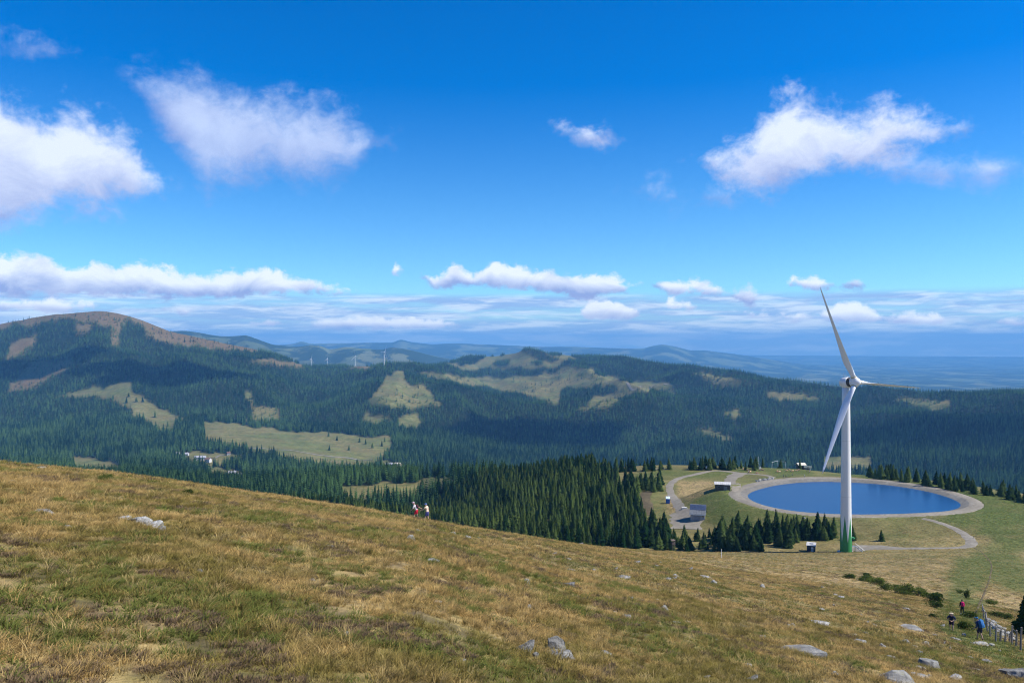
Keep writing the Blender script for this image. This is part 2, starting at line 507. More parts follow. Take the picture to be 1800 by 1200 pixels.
# relief
amp = np.interp(YY, [6, 12, 30, 110, 250, 520, 800, 1500, 3000, 5000, 9000, 12000, 22000, 29000], [0, .10, .22, .3, .3, .3, 4, 9, 17, 15, 18, 22, 26, 0])
lam = np.interp(YY, [2, 30, 110, 300, 600, 1500, 3000, 6000, 14000, 68000], [5, 9, 16, 24, 60, 170, 330, 520, 1500, 3500])
Rn = np.zeros_like(Z)
for lo, wl in ((0, 3.2), (1, 11.), (2, 40.), (3, 160.), (4, 420.), (5, 1700.)):
    wgt = np.exp(-((np.log(lam) - math.log(wl)) / 0.85) ** 2)
    f = fbm(XX / wl, YY / wl, 11 * lo, 4)
    if wl > 100:
        f = 0.5 - 1.6 * np.abs(fbm(XX / wl * 0.8, YY / wl * 0.8, 5 + lo, 4)) + 0.35 * f
    Rn += wgt * f
crestY = li(LN_6, 1, PX)
lowY = li(LN_3, 1, PX)
spur = 0.45 - 1.5 * np.abs(fbm(XX / 620 + 0.25 * YY / 620, YY / 1500, 63, 3)) + 0.25 * fbm(XX / 180, YY / 240, 29, 3)
wsp = sstep(YY, lowY + 150, lowY + 800) * (1 - sstep(YY, crestY - 700, crestY - 50))
gul = -np.abs(fbm(XX / 240 + 0.4 * YY / 240, YY / 420, 83, 3))
Z += amp * Rn * 0.9 + (92 * spur + 46 * (gul + 0.3)) * wsp

Z = np.where(YY > 6000, np.minimum(Z, 150), np.minimum(Z, 172))

# reservoir on the saddle (outline from the photograph on the level water plane)
ZW = -78.0
POND_PX = [(1313, 872), (1318, 866), (1330, 861), (1360, 853), (1400, 848), (1440, 846), (1500, 847.5), (1560, 851.5), (1620, 861), (1660, 871), (1684, 881), (1690, 888), (1681, 895), (1645, 900.5), (1560, 904.5), (1480, 905), (1425, 902.5), (1380, 897), (1345, 888.5), (1322, 880)]
pond = []
for a, b in POND_PX:
    Y_ = -ZW * F / (b - CY)
    pond.append(((a - CX) / F * Y_, Y_))


def chaikin(p, n=2):
    for _ in range(n):
        q = []
        for i in range(len(p)):
            a, b = np.array(p[i]), np.array(p[(i + 1) % len(p)])
            q += [tuple(a * .75 + b * .25), tuple(a * .25 + b * .75)]
        p = q
    return p


pond = chaikin(pond, 2)
pond_np = np.array(pond)


def pond_sd(x, y):
    x, y = np.asarray(x, float), np.asarray(y, float)
    d = np.full(x.shape, 1e9)
    for i in range(len(pond)):
        a, b = pond_np[i], pond_np[(i + 1) % len(pond)]
        ab = b - a
        t = np.clip(((x - a[0]) * ab[0] + (y - a[1]) * ab[1]) / (ab @ ab), 0, 1)
        d = np.minimum(d, np.hypot(x - a[0] - t * ab[0], y - a[1] - t * ab[1]))
    return np.where(in_poly(x, y, pond), -d, d)


rows_p = np.where((Ys > 300) & (Ys < 520))[0]
cols_p = np.where((pxs > 1100) & (pxs < 1900))[0]
sub = np.ix_(rows_p, cols_p)
sd = pond_sd(XX[sub], YY[sub])
zs = Z[sub]
rim = ZW + 1.15
emb = rim + (zs - rim) * sstep(sd, 8.0, 40)
Z[sub] = np.where(sd < 5.0, ZW - 1.6, np.where(sd < 9.5, rim - 0.35, emb))
# low mound beside the gravel road
mx, my = (1238 - CX) / F * 418, 418.0
Z += 2.6 * np.exp(-(((XX - mx) / 14) ** 2 + ((YY - my) / 13) ** 2)) * (YY > 300) * (YY < 600)

Z -= 0.10 * np.exp(-(((PX - 742) / 70) ** 2) - ((YY - 80) / 9) ** 2)

# extra rows behind the camera so that the hill goes on
back = [(-400, 500), (-150, 220), (-50, 80), (-15, 26), (-5, 9), (-1, 3.5)]
BX = np.array([(pxs - CX) / F * s for _, s in back])
BY = np.array([np.full(len(pxs), y) for y, _ in back])
BZ = -1.6 - 0.196 * BX - 0.204 * BY
BZ = np.where(BZ > 40, 40 + (BZ - 40) * 0.3, BZ)


def zat(X, Y):
    X, Y = np.asarray(X, float), np.maximum(np.asarray(Y, float), Ys[0])
    px = np.clip(CX + F * X / Y, pxs[0], pxs[-1])
    j = np.clip(np.searchsorted(pxs, px) - 1, 0, len(pxs) - 2)
    i = np.clip(np.searchsorted(Ys, Y) - 1, 0, len(Ys) - 2)
    u = (px - pxs[j]) / (pxs[j + 1] - pxs[j])
    v = np.clip((Y - Ys[i]) / (Ys[i + 1] - Ys[i]), 0, 1)
    return (Z[i, j] * (1 - u) + Z[i, j + 1] * u) * (1 - v) + (Z[i + 1, j] * (1 - u) + Z[i + 1, j + 1] * u) * v


def proj(X, Y, z):
    return CX + F * X / Y, CY - F * z / Y


_YF = np.geomspace(2.0, 60000, 9000)


def at(px, py, ymin=2.0, ymax=60000):
    """point of the ground seen at a photo pixel"""
    Yf = _YF[(_YF >= ymin) & (_YF <= ymax)]
    zz = zat((px - CX) / F * Yf, Yf)
    g = zz + (py - CY) / F * Yf
    k = int(np.argmax(g >= 0)) if (g >= 0).any() else int(np.argmax(g / Yf))
    Y = Yf[k]
    if k > 0 and g[k] >= 0 > g[k - 1]:
        Y = Yf[k - 1] + (Yf[k] - Yf[k - 1]) * (-g[k - 1]) / (g[k] - g[k - 1])
    X = (px - CX) / F * Y
    return Vector((X, Y, float(zat(X, Y))))


def gz(X, Y):
    return float(zat(X, Y))


# ground cover masks, from outlines in the photograph on the slopes they lie on: (outline, nearest, farthest metre)
MEADOWS = [
    ([(356, 736), (372, 739), (430, 748), (500, 757), (560, 762), (640, 766), (688, 768), (690, 780), (684, 804), (664, 818), (620, 830), (570, 826), (520, 817), (480, 804), (420, 790), (360, 774)], 1400, 2800),
    ([(95, 697), (140, 689), (230, 670), (233, 690), (270, 712), (300, 722), (330, 733), (310, 739), (302, 757), (265, 750), (240, 735), (215, 710), (180, 700), (130, 702)], 2200, 3300),
    ([(122, 806), (150, 804), (220, 819), (222, 842), (160, 846), (128, 838)], 1100, 2200),
    ([(322, 789), (395, 796), (432, 807), (404, 814), (380, 818), (340, 818), (318, 804)], 1300, 2300),
    ([(362, 820), (385, 821), (438, 837), (425, 852), (368, 842)], 1100, 2300),
    ([(672, 812), (715, 812), (712, 830), (676, 832)], 1100, 2300),
    ([(598, 856), (660, 850), (735, 845), (790, 840), (806, 850), (735, 872), (680, 878), (600, 884)], 660, 1100),
    ([(424, 690), (435, 684), (445, 712), (480, 720), (497, 718), (497, 738), (460, 748), (420, 744), (440, 728)], 2500, 3700),
    ([(652, 702), (690, 658), (698, 648), (714, 650), (716, 664), (760, 690), (774, 714), (745, 718), (715, 713), (685, 717), (660, 710)], 2600, 4500),
    ([(638, 736), (648, 715), (660, 730), (692, 738), (665, 747)], 2500, 4000), ([(703, 732), (735, 722), (740, 746), (705, 756)], 2500, 4000),
    ([(732, 657), (800, 660), (850, 664), (900, 664), (960, 655), (990, 645), (1045, 645), (1050, 658), (1085, 662), (1100, 670), (1140, 668), (1180, 675), (1187, 692), (1140, 686), (1090, 698), (1060, 716), (1015, 720),
      (1040, 700), (1095, 682), (1070, 676), (985, 685), (980, 710), (970, 706), (930, 695), (880, 688), (850, 680), (800, 672), (760, 668)], 2700, 4900),
    ([(780, 641), (850, 630), (900, 621), (930, 616), (1000, 624), (1015, 630), (980, 640), (940, 646), (880, 649), (820, 651)], 4300, 5700),
    ([(1222, 653), (1245, 658), (1300, 668), (1322, 677), (1270, 680), (1245, 670)], 3300, 4900), ([(1348, 690), (1400, 692), (1442, 700), (1380, 706), (1350, 701)], 2900, 4600),
    ([(1570, 702), (1620, 703), (1670, 703), (1674, 713), (1640, 722), (1600, 713)], 2800, 4400), ([(1272, 725), (1300, 716), (1312, 732), (1285, 740)], 2400, 3900),
    ([(1225, 752), (1262, 760), (1290, 775), (1270, 776), (1240, 766)], 2000, 3400), ([(1450, 800), (1530, 806), (1530, 830), (1450, 825)], 1400, 2600),
]
WOODLETS = [[(800, 640), (822, 622), (850, 630), (842, 638), (815, 642)], [(862, 640), (885, 632), (902, 634), (900, 643), (870, 643)], [(925, 618), (955, 620), (985, 628), (960, 632)], [(935, 634), (952, 630), (958, 638), (942, 640)]]
BROWNS = [
    ([(-120, 585), (0, 560), (100, 540), (180, 536), (250, 556), (310, 578), (400, 600), (470, 612), (440, 617), (400, 615), (330, 604), (270, 592), (255, 578), (225, 562), (215, 592), (200, 606), (202, 575), (150, 568), (100, 560), (0, 577), (-120, 600)], 3200, 4700),
    ([(16, 692), (35, 660), (62, 632), (130, 638), (105, 657), (60, 675), (25, 692)], 2700, 3900), ([(8, 630), (30, 600), (66, 582), (50, 607), (25, 633)], 3000, 4100),
    ([(250, 588), (275, 590), (330, 604), (400, 616), (380, 612), (300, 600)], 3200, 4400),
    ([(430, 632), (480, 634), (540, 640), (545, 646), (480, 642)], 3500, 4700), ([(580, 640), (640, 640), (700, 650), (690, 656), (620, 648)], 3800, 5000), ([(130, 575), (165, 572), (155, 586), (132, 584)], 3000, 4200),
    ([(200, 580), (215, 576), (212, 600), (205, 612), (196, 604)], 3000, 4200),
]
GREENS = [([(1130, 822), (1440, 820), (1440, 838), (1330, 840), (1130, 845)], 300, 560), ([(1430, 822), (1640, 842), (1800, 878), (1830, 905), (1800, 990), (1760, 960), (1720, 930), (1640, 908), (1700, 885), (1650, 865), (1550, 848)], 280, 520),
          ([(1222, 884), (1262, 862), (1290, 850), (1320, 885), (1400, 905), (1470, 915), (1470, 930), (1300, 930), (1240, 915)], 300, 460), ([(1680, 985), (1730, 960), (1780, 965), (1830, 1000), (1830, 1050), (1740, 1020), (1700, 1060), (1660, 1050)], 100, 330),
          ([(1640, 1060), (1720, 1040), (1750, 1120), (1830, 1150), (1830, 1200), (1740, 1160), (1650, 1110)], 30, 140)]
STRAW = [([(1192, 843), (1245, 845), (1256, 862), (1222, 876), (1197, 870)], 350, 480), ([(1170, 870), (1195, 870), (1200, 900), (1170, 905)], 330, 440)]


def mask_of(polys, px, py, Y):
    r = np.zeros(np.shape(px), bool)
    for poly, y0, y1 in polys:
        sel = (Y >= y0) & (Y <= y1)
        if sel.any():
            r |= sel & in_poly(px, py, poly)
    return r


PYY = CY - F * Z / YY


def jit(px, py, Y, k=1.0):
    """ragged outline: shift the lookup by a noise of a few pixels"""
    X = (px - CX) / F * Y
    s = np.maximum(Y, 50) / 60.0
    return (px + k * (12 * fbm(X / s, Y / s, 41, 3) + 9 * fbm(X / s * 3, Y / s * 3, 43, 3)), py + k * (6 * fbm(X / s, Y / s, 57, 3) + 4.5 * fbm(X / s * 3, Y / s * 3, 59, 3)))


def blur(a, n=1):
    for _ in range(n):
        b = np.pad(a, 1, mode='edge')
        a = (b[:-2, 1:-1] + b[2:, 1:-1] + b[1:-1, :-2] + b[1:-1, 2:] + 2 * b[1:-1, 1:-1]) / 6
    return a


jpx, jpy = jit(PX, PYY, YY)
m_mead = mask_of(MEADOWS, jpx, jpy, YY)
for wl in WOODLETS:
    m_mead &= ~((YY > 4300) & in_poly(jpx, jpy, wl))
m_brown = mask_of(BROWNS, jpx, jpy, YY)
m_green = mask_of(GREENS, jpx + 46 * fbm(XX / 24, YY / 40, 15, 3), jpy + 12 * fbm(XX / 30, YY / 30, 16, 3), YY)
m_straw = mask_of(STRAW, jpx, jpy, YY)
edgeY = li(LN_E, 1, PX)
tY = li(LN_T, 1, PX)
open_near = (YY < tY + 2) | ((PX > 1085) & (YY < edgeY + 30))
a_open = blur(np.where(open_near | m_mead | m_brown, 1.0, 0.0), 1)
a_near = blur(np.where((YY < tY + 10), 1.0, 0.0), 3) * (1 - 0.65 * sstep(YY, 150, 330))
a_near = np.maximum(a_near, blur(m_straw.astype(float), 5))
a_brown = blur(m_brown.astype(float), 3)
a_green = blur(m_green.astype(float), 10)


def ground_mat():
    m = bpy.data.materials.new('ground')
    m.use_nodes = True
    N = NT(m.node_tree)
    b = m.node_tree.nodes['Principled BSDF']
    b.inputs['Roughness'].default_value = 0.95
    b.inputs['Specular IOR Level'].default_value = 0.08
    pos = N.add('ShaderNodeNewGeometry').outputs['Position']
    at_ = N.add('ShaderNodeAttribute', dict(attribute_name='cover'))
    sp = N.add('ShaderNodeSeparateColor', None, i0=at_.outputs['Color'])
    op, nr, br = sp.outputs
    gr = at_.outputs['Alpha']
    moor = moor_color(N, pos)
    sy_ = N.add('ShaderNodeSeparateXYZ', None, i0=pos).outputs[1]
    big = N.noise(pos, 0.012, 4, 0.6)
    med = N.noise(pos, 0.11, 5, 0.65)
    fine = N.noise(pos, 0.9, 4, 0.65)
    mead = N.mix(N.ss(med, 0.32, 0.68), (0.115, 0.125, 0.040), (0.225, 0.19, 0.078))
    mead = N.mix(N.ss(N.noise(pos, 0.0055, 4, 0.6, 0.5), 0.40, 0.62, 0.0, 0.8), mead, (0.115, 0.138, 0.044))
    mead = N.mix(1.0, mead, N.mix(N.ss(N.noise(pos, 0.035, 5, 0.7), 0.3, 0.7), (0.72, 0.72, 0.72), (1.22, 1.2, 1.15)), 'MULTIPLY')
    mead = N.mix(N.ss(big, 0.44, 0.62, 0.0, 0.5), mead, (0.175, 0.138, 0.058))
    brn = N.mix(N.ss(med, 0.3, 0.7), (0.105, 0.078, 0.036), (0.19, 0.130, 0.062))
    grn = N.mix(N.ss(fine, 0.3, 0.7), (0.055, 0.085, 0.018), (0.10, 0.125, 0.032))
    grn = N.mix(N.ss(med, 0.5, 0.7, 0.0, 0.5), grn, (0.19, 0.155, 0.06))
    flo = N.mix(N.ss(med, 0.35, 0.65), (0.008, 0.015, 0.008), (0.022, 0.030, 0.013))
    # fields and woods of the far lowland
    fpos = N.add('ShaderNodeVectorMath', dict(operation='MULTIPLY'), i0=pos, i1=(1, 0.5, 0)).outputs[0]
    fld = N.noise(fpos, 0.0016, 5, 0.7)
    vor = N.add('ShaderNodeTexVoronoi', None, Vector=fpos, Scale=0.0016)
    far = N.mix(N.ss(fld, 0.50, 0.56), (0.022, 0.040, 0.022), N.mix(vor.outputs['Color'], (0.07, 0.11, 0.045), (0.19, 0.19, 0.10)))
    sy = N.add('ShaderNodeSeparateXYZ', None, i0=pos).outputs[1]
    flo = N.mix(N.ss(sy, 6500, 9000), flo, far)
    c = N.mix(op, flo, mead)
    soil = N.mix(N.ss(med, 0.4, 0.65), (0.105, 0.082, 0.052), (0.19, 0.145, 0.085))
    thatch = N.mix(N.ss(fine, 0.38, 0.6, 0.35, 0.95), soil, N.mix(1.0, moor, (0.78, 0.80, 0.8), 'MULTIPLY'))
    moor = N.mix(N.ss(sy_, 70, 150), thatch, N.mix(N.ss(fine, 0.3, 0.62, 0.1, 0.8), soil, moor))
    c = N.mix(nr, c, moor)
    c = N.mix(br, c, brn)
    c = N.mix(N.m('MULTIPLY', gr, 0.8), c, grn)
    sc = N.mix(N.ss(fine, 0.25, 0.75), (0.72, 0.72, 0.72), (1.2, 1.2, 1.2))
    c = N.mix(1.0, c, sc, 'MULTIPLY')
    N.put(b.inputs['Base Color'], c)
    bp = N.add('ShaderNodeBump', None, Strength=0.55, Distance=0.25, Height=N.noise(pos, 2.6, 5, 0.7))
    N.put(b.inputs['Normal'], bp.outputs[0])
    return m


def moor_color(N, pos, grass=False):
    """patchy alpine grass: straw, olive, heather"""
    p1 = N.noise(pos, 0.42, 3, 0.6, 0.4)
    p2 = N.noise(pos, 0.085, 3, 0.6)
    p3 = N.noise(pos, 1.7, 3, 0.6)
    gmap = N.m('ADD', N.m('MULTIPLY', p1, 0.55), N.m('MULTIPLY', p2, 0.45))
    straw = N.mix(p3, (0.37, 0.25, 0.095), (0.52, 0.385, 0.175))
    olive = N.mix(p3, (0.15, 0.13, 0.036), (0.30, 0.245, 0.08))
    c = N.mix(N.ss(gmap, 0.42, 0.54), olive, straw)
    he = N.noise(pos, 0.55, 4, 0.7, 0.8)
    heath = N.mix(p3, (0.14, 0.10, 0.07), (0.26, 0.19, 0.145))
    return N.mix(N.ss(he, 0.60, 0.68, 0.0, 0.85), c, heath)


def build_ground():
    Xa = np.vstack([BX, XX])
    Ya = np.vstack([BY, YY])
    Za = np.vstack([BZ, Z])
    nr, nc = Xa.shape
    V = np.stack([Xa, Ya, Za], -1).reshape(-1, 3)
    idx = np.arange(nr * nc).reshape(nr, nc)
    Q = np.stack([idx[:-1, :-1], idx[:-1, 1:], idx[1:, 1:], idx[1:, :-1]], -1).reshape(-1, 4)
    me = bpy.data.meshes.new('ground')
    me.vertices.add(len(V))
    me.vertices.foreach_set('co', V.ravel().astype(np.float32))
    me.loops.add(Q.size)
    me.loops.foreach_set('vertex_index', Q.ravel().astype(np.int32))
    me.polygons.add(len(Q))
    me.polygons.foreach_set('loop_start', np.arange(0, Q.size, 4, dtype=np.int32))
    me.polygons.foreach_set('use_smooth', np.ones(len(Q), bool))
    me.update(calc_edges=True)
    at_ = me.attributes.new('cover', 'FLOAT_COLOR', 'POINT')
    nb = len(back)
    C4 = np.zeros((nr, nc, 4))
    C4[:nb] = (1, 1, 0, 0)
    C4[nb:, :, 0] = a_open
    C4[nb:, :, 1] = a_near
    C4[nb:, :, 2] = a_brown
    C4[nb:, :, 3] = a_green
    at_.data.foreach_set('color', C4.reshape(-1).astype(np.float32))
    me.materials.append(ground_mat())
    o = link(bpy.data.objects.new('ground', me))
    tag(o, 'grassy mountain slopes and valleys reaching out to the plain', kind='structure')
    return o


build_ground()


# haze
def build_haze():
    bm = bmesh.new()
    x0, x1, y0, y1, z0, z1 = -70000, 70000, -2500, 30400, float(min(Z.min(), BZ.min())) - 1.0, float(max(Z.max(), BZ.max())) + 30.0
    box(bm, ((x0 + x1) / 2, (y0 + y1) / 2, (z0 + z1) / 2), (x1 - x0, y1 - y0, z1 - z0))
    m = bpy.data.materials.new('haze')
    m.use_nodes = True
    N = NT(m.node_tree)
    N.n.clear()
    v = N.add('ShaderNodeVolumePrincipled', None, Color=(0.20, 0.55, 1.0), Density=6.3e-5)
    o_ = N.add('ShaderNodeOutputMaterial')
    N.l.new(v.outputs[0], o_.inputs['Volume'])
    o = bm_obj('haze', bm, m)
    tag(o, 'pale blue air thickening towards the horizon', kind='stuff')


build_haze()


# ------------------------------------------------------------------ water, pond bank, gravel roads
def gravel_mat(name, a, b_, sc=0.6):
    def f(N, b):
        pos = N.add('ShaderNodeNewGeometry').outputs['Position']
        n = N.noise(pos, sc, 5, 0.7)
        n2 = N.noise(pos, sc * 0.13, 3, 0.6)
        bp = N.add('ShaderNodeBump', None, Strength=0.5, Distance=0.12, Height=N.noise(pos, 3.0, 4, 0.7))
        N.put(b.inputs['Normal'], bp.outputs[0])
        return N.mix(N.ss(n2, 0.35, 0.65, 0.0, 0.5), N.mix(N.ss(n, 0.3, 0.7), a, b_), tuple(k * 0.8 for k in a))
    return mat(name, rough=0.95, spec=0.1, fn=f)


GRAVEL = gravel_mat('gravel', (0.20, 0.175, 0.135), (0.31, 0.28, 0.225))
GRAVEL_DARK = gravel_mat('bank_gravel', (0.15, 0.14, 0.12), (0.24, 0.225, 0.195))
SOIL = gravel_mat('trodden_soil', (0.085, 0.068, 0.04), (0.16, 0.125, 0.07))


def water_mat():
    def f(N, b):
        pos = N.add('ShaderNodeNewGeometry').outputs['Position']
        bp = N.add('ShaderNodeBump', None, Strength=0.35, Distance=0.06, Height=N.noise(pos, 1.1, 3, 0.6))
        N.put(b.inputs['Normal'], bp.outputs[0])
        return N.mix(N.noise(pos, 0.03, 3, 0.6), (0.006, 0.048, 0.135), (0.010, 0.066, 0.17))
    return mat('water', rough=0.32, spec=0.4, fn=f)


def poly_normals(p):
    n = len(p)
    out = []
    for i in range(n):
        a, b = p[i - 1], p[(i + 1) % n]
        t = b - a
        t /= np.hypot(*t)
        out.append((-t[1], t[0]))
    out = np.array(out)
    c = p.mean(0)
    if np.mean(((p - c) * out).sum(1)) < 0:
        out = -out
    return out


def build_pond():
    nrm = poly_normals(pond_np)
    prof = [(-1.5, ZW - 0.6, 0), (0.0, ZW - 0.02, 0), (0.9, ZW + 0.25, 0), (3.6, ZW + 1.1, 0), (5.2, rim + 0.06, 0), (8.6, rim + 0.02, 0), (10.4, rim - 0.5, 0)]
    n = len(pond_np)
    V, Fc, lin = [], [], []
    for k, (off, zz, _) in enumerate(prof):
        for i in range(n):
            q = pond_np[i] + nrm[i] * off
            V.append((q[0], q[1], zz))
    for k in range(len(prof) - 1):
        for i in range(n):
            Fc.append((k * n + i, k * n + (i + 1) % n, (k + 1) * n + (i + 1) % n, (k + 1) * n + i))
    o = mesh_obj('pond_bank', V, Fc, GRAVEL, smooth=True)
    o.data.materials.append(GRAVEL_DARK)
    for i, pgn in enumerate(o.data.polygons):
        pgn.material_index = 1 if i < 3 * n else 0
    tag(o, 'grey gravel bank and service road ringing the reservoir', kind='structure')
    w = mesh_obj('water', [(p[0] + m_[0] * 0.9, p[1] + m_[1] * 0.9, ZW) for p, m_ in zip(pond_np, nrm)], [list(range(n))], water_mat())
    tag(w, 'calm deep blue reservoir water', kind='structure')


build_pond()


def smooth_line(pts, n=4):
    pts = [Vector(p) for p in pts]
    out = []
    for i in range(len(pts) - 1):
        p0, p1, p2, p3 = pts[max(i - 1, 0)], pts[i], pts[i + 1], pts[min(i + 2, len(pts) - 1)]
        for k in range(n):
            t = k / n
            out.append(0.5 * ((2 * p1) + (p2 - p0) * t + (2 * p0 - 5 * p1 + 4 * p2 - p3) * t * t + (3 * p1 - p0 - 3 * p2 + p3) * t ** 3))
    out.append(pts[-1])
    return out


ROADS = []


def road(name, label, pix, width, mt, lift=0.1, yr=(2, 60000), step=6, wvar=0.1):
    ctr = smooth_line([at(a, b, *yr) for a, b in pix], step)
    V, Fc = [], []
    nx = 4
    for i, p in enumerate(ctr):
        t = (ctr[min(i + 1, len(ctr) - 1)] - ctr[max(i - 1, 0)])
        t.z = 0
        t.normalize()
        s = Vector((t.y, -t.x, 0))
        w = (width[min(int(i / step), len(width) - 1)] if isinstance(width, (list, tuple)) else width) * (1 + wvar * math.sin(i * 1.7))
        for k in range(nx + 1):
            q = p + s * w * (k / nx - 0.5)
            V.append((q.x, q.y, gz(q.x, q.y) + lift - (0.12 if k in (0, nx) else 0)))
        ROADS.append((p.x, p.y, w / 2))
    for i in range(len(ctr) - 1):
        for k in range(nx):
            a = i * (nx + 1) + k
            Fc.append((a, a + 1, a + nx + 2, a + nx + 1))
    return tag(mesh_obj(name, V, Fc, mt, smooth=True), label, kind='structure')


road('road', 'pale gravel road curving past the sheds to the reservoir', [(1205, 905), (1196, 893), (1188, 880), (1179, 866), (1178, 852), (1192, 841), (1220, 834), (1258, 827), (1300, 831), (1350, 836), (1384, 838)],
     [5.5, 5, 4.5, 4.2, 4.2, 4.2, 4.5, 4.5, 3.5, 3.5], GRAVEL, 0.16, (320, 560))
road('yard', 'bare gravel yard in front of the metal shed', [(1206, 930), (1207, 918), (1206, 906), (1202, 897)], [13, 15, 14, 9], GRAVEL, 0.20, (310, 470), 5)
road('road', 'pale gravel branch road beside the wooden shed', [(1304, 831), (1288, 839), (1283, 850), (1296, 862), (1305, 868)], [9, 7, 6, 6], GRAVEL, 0.22, (350, 560))
road('road', 'gravel lane from the turbine round to the reservoir bank', [(1492, 967), (1530, 962), (1580, 963.5), (1640, 963), (1690, 962), (1708, 955), (1697, 940), (1672, 926), (1640, 915), (1622, 911)],
     [9, 8, 5.5, 4.5, 4.2, 4.0, 3.5, 3.2, 3.2], GRAVEL, 0.14, (285, 370))
road('path', 'narrow trodden path down the grass to the gravel lane', [(1722, 1112), (1712, 1085), (1722, 1060), (1733, 1035), (1741, 1010), (1742, 990), (1728, 972), (1712, 962)], 0.5, SOIL, 0.05, (40, 320))
road('road', 'white valley road along the lower edge of the large meadow', [(425, 786), (470, 789), (510, 791), (545, 797), (580, 802), (620, 806), (655, 808)], [7, 7, 7, 7, 8, 8], GRAVEL, 0.8, (1500, 2700))
road('road', 'pale lane crossing the small meadow beside the valley houses', [(372, 805), (385, 801), (402, 799)], 6, GRAVEL, 0.8, (1400, 2600))
road('road', 'pale farm track across the central hill meadow', [(1102, 672), (1120, 682), (1145, 680), (1175, 676)], 9, GRAVEL, 1.2, (2700, 4900))
road('road', 'forest lane through the trees below the slope', [(1133, 905), (1138, 890), (1133, 877), (1138, 864)], 6, SOIL, 0.2, (300, 480))
ROADS_NP = np.array(ROADS)


def near_road(X, Y, extra=1.5):
    r = np.zeros(np.shape(X), bool)
    for x, y, w in ROADS:
        r |= (np.abs(X - x) < w + extra) & (np.abs(Y - y) < w + extra)
    return r


# ------------------------------------------------------------------ vegetation sources
def foliage_mat(name, dark, light, trans=0.25):
    m = bpy.data.materials.new(name)
    m.use_nodes = True
    N = NT(m.node_tree)
    N.n.clear()
    rnd = N.add('ShaderNodeObjectInfo').outputs['Random']
    tc = N.add('ShaderNodeTexCoord').outputs['Object']
    pos = N.add('ShaderNodeNewGeometry').outputs['Position']
    n = N.noise(tc, 9.0, 3, 0.6)
    stand = N.noise(pos, 0.0045, 5, 0.65)
    f = N.m('ADD', N.m('MULTIPLY', n, 0.3), N.m('MULTIPLY', rnd, 0.7))
    f = N.m('ADD', f, N.m('MULTIPLY', N.m('SUBTRACT', stand, 0.5), 2.2))
    c = N.mix(N.ss(f, 0.15, 0.95), dark, light)
    d = N.add('ShaderNodeBsdfDiffuse', None, Color=c, Roughness=0.6)
    t = N.add('ShaderNodeBsdfTranslucent', None, Color=N.mix(1.0, c, (1.3, 1.5, 0.6), 'MULTIPLY'))
    s = N.add('ShaderNodeMixShader', None, i0=trans, i1=d.outputs[0], i2=t.outputs[0])
    o = N.add('ShaderNodeOutputMaterial')
    N.l.new(s.outputs[0], o.inputs[0])
    return m


NEEDLE = foliage_mat('spruce_needles', (0.008, 0.032, 0.016), (0.098, 0.180, 0.060), 0.22)
LEAF = foliage_mat('shrub_leaves', (0.04, 0.065, 0.02), (0.16, 0.185, 0.055), 0.4)
NEEDLE_NEAR = foliage_mat('young_spruce_needles', (0.016, 0.046, 0.015), (0.135, 0.185, 0.048), 0.28)
BARK = mat('bark', (0.11, 0.085, 0.065), 0.95, var=0.3, scale=6)


def spruce_crown(seed, whorls, per, detail, rad=0.17, skirt=0.05):
    """unit-height crown: drooping branch blades in uneven whorls"""
    r = random.Random(seed)
    V, Fc = [], []
    lean = (r.uniform(-.01, .01), r.uniform(-.01, .01))
    lop = [r.uniform(0.8, 1.15) for _ in range(8)]
    for w in range(whorls):
        t = w / (whorls - 1)
        z0 = skirt + (0.985 - skirt) * t ** 0.93
        R = rad * (1 - t) ** 0.82 * r.uniform(0.84, 1.14) + 0.008
        n = max(4, int(per * (0.6 + 0.4 * (1 - t))))
        a0 = r.uniform(0, 6.28)
        for k in range(n):
            a = a0 + 6.283 * k / n + r.uniform(-.25, .25)
            if r.random() < 0.07:
                continue
            ln = R * r.uniform(0.72, 1.18) * lop[int((a % 6.283) / 6.284 * 8)]
            wd = ln * r.uniform(0.30, 0.46) + 0.006
            dr = ln * r.uniform(0.25, 0.6)
            lift = 0.012 + 0.03 * t
            ca, sa = math.cos(a), math.sin(a)
            zb = z0 + r.uniform(-.012, .012)

            def pt(u, s, dz):
                x, y = u * ca - s * sa, u * sa + s * ca
                return (x + lean[0] * zb * 8, y + lean[1] * zb * 8, zb + dz)
            b = len(V)
            if detail:
                V += [pt(0, 0, lift), pt(ln * .45, wd, -dr * .30 - .012), pt(ln * .5, 0, lift * .6 - dr * .12), pt(ln * .45, -wd, -dr * .30 - .012), pt(ln, 0, -dr * .75),
                      pt(ln * .85, wd * .7, -dr * .8 - .014), pt(ln * .85, -wd * .7, -dr * .8 - .014)]
                Fc += [(b, b + 1, b + 2), (b, b + 2, b + 3), (b + 1, b + 5, b + 2), (b + 2, b + 6, b + 3), (b + 2, b + 5, b + 4), (b + 2, b + 4, b + 6)]
            else:
                V += [pt(0, 0, 0.02), pt(ln * .6, wd * 1.5, -dr * .5), pt(ln, 0, -dr), pt(ln * .6, -wd * 1.5, -dr * .5)]
                Fc += [(b, b + 1, b + 2), (b, b + 2, b + 3)]
    b = len(V)          # leader shoot
    V += [(lean[0] * 8, lean[1] * 8, 1.0), (.008, 0, .93), (-.004, .007, .93), (-.004, -.007, .93)]
    Fc += [(b, b + 1, b + 2), (b, b + 2, b + 3), (b, b + 3, b + 1)]
    return V, Fc


def trunk_mesh(seg=6):
    bm = bmesh.new()
    tube(bm, [(0, 0, -0.06), (0, 0, 0.05), (0.002, 0, 0.5), (0, 0, 0.95)], [0.016, 0.013, 0.008, 0.002], seg)
    me = bpy.data.meshes.new('trunk')
    bm.to_mesh(me)
    bm.free()
    me.materials.append(BARK)
    return me


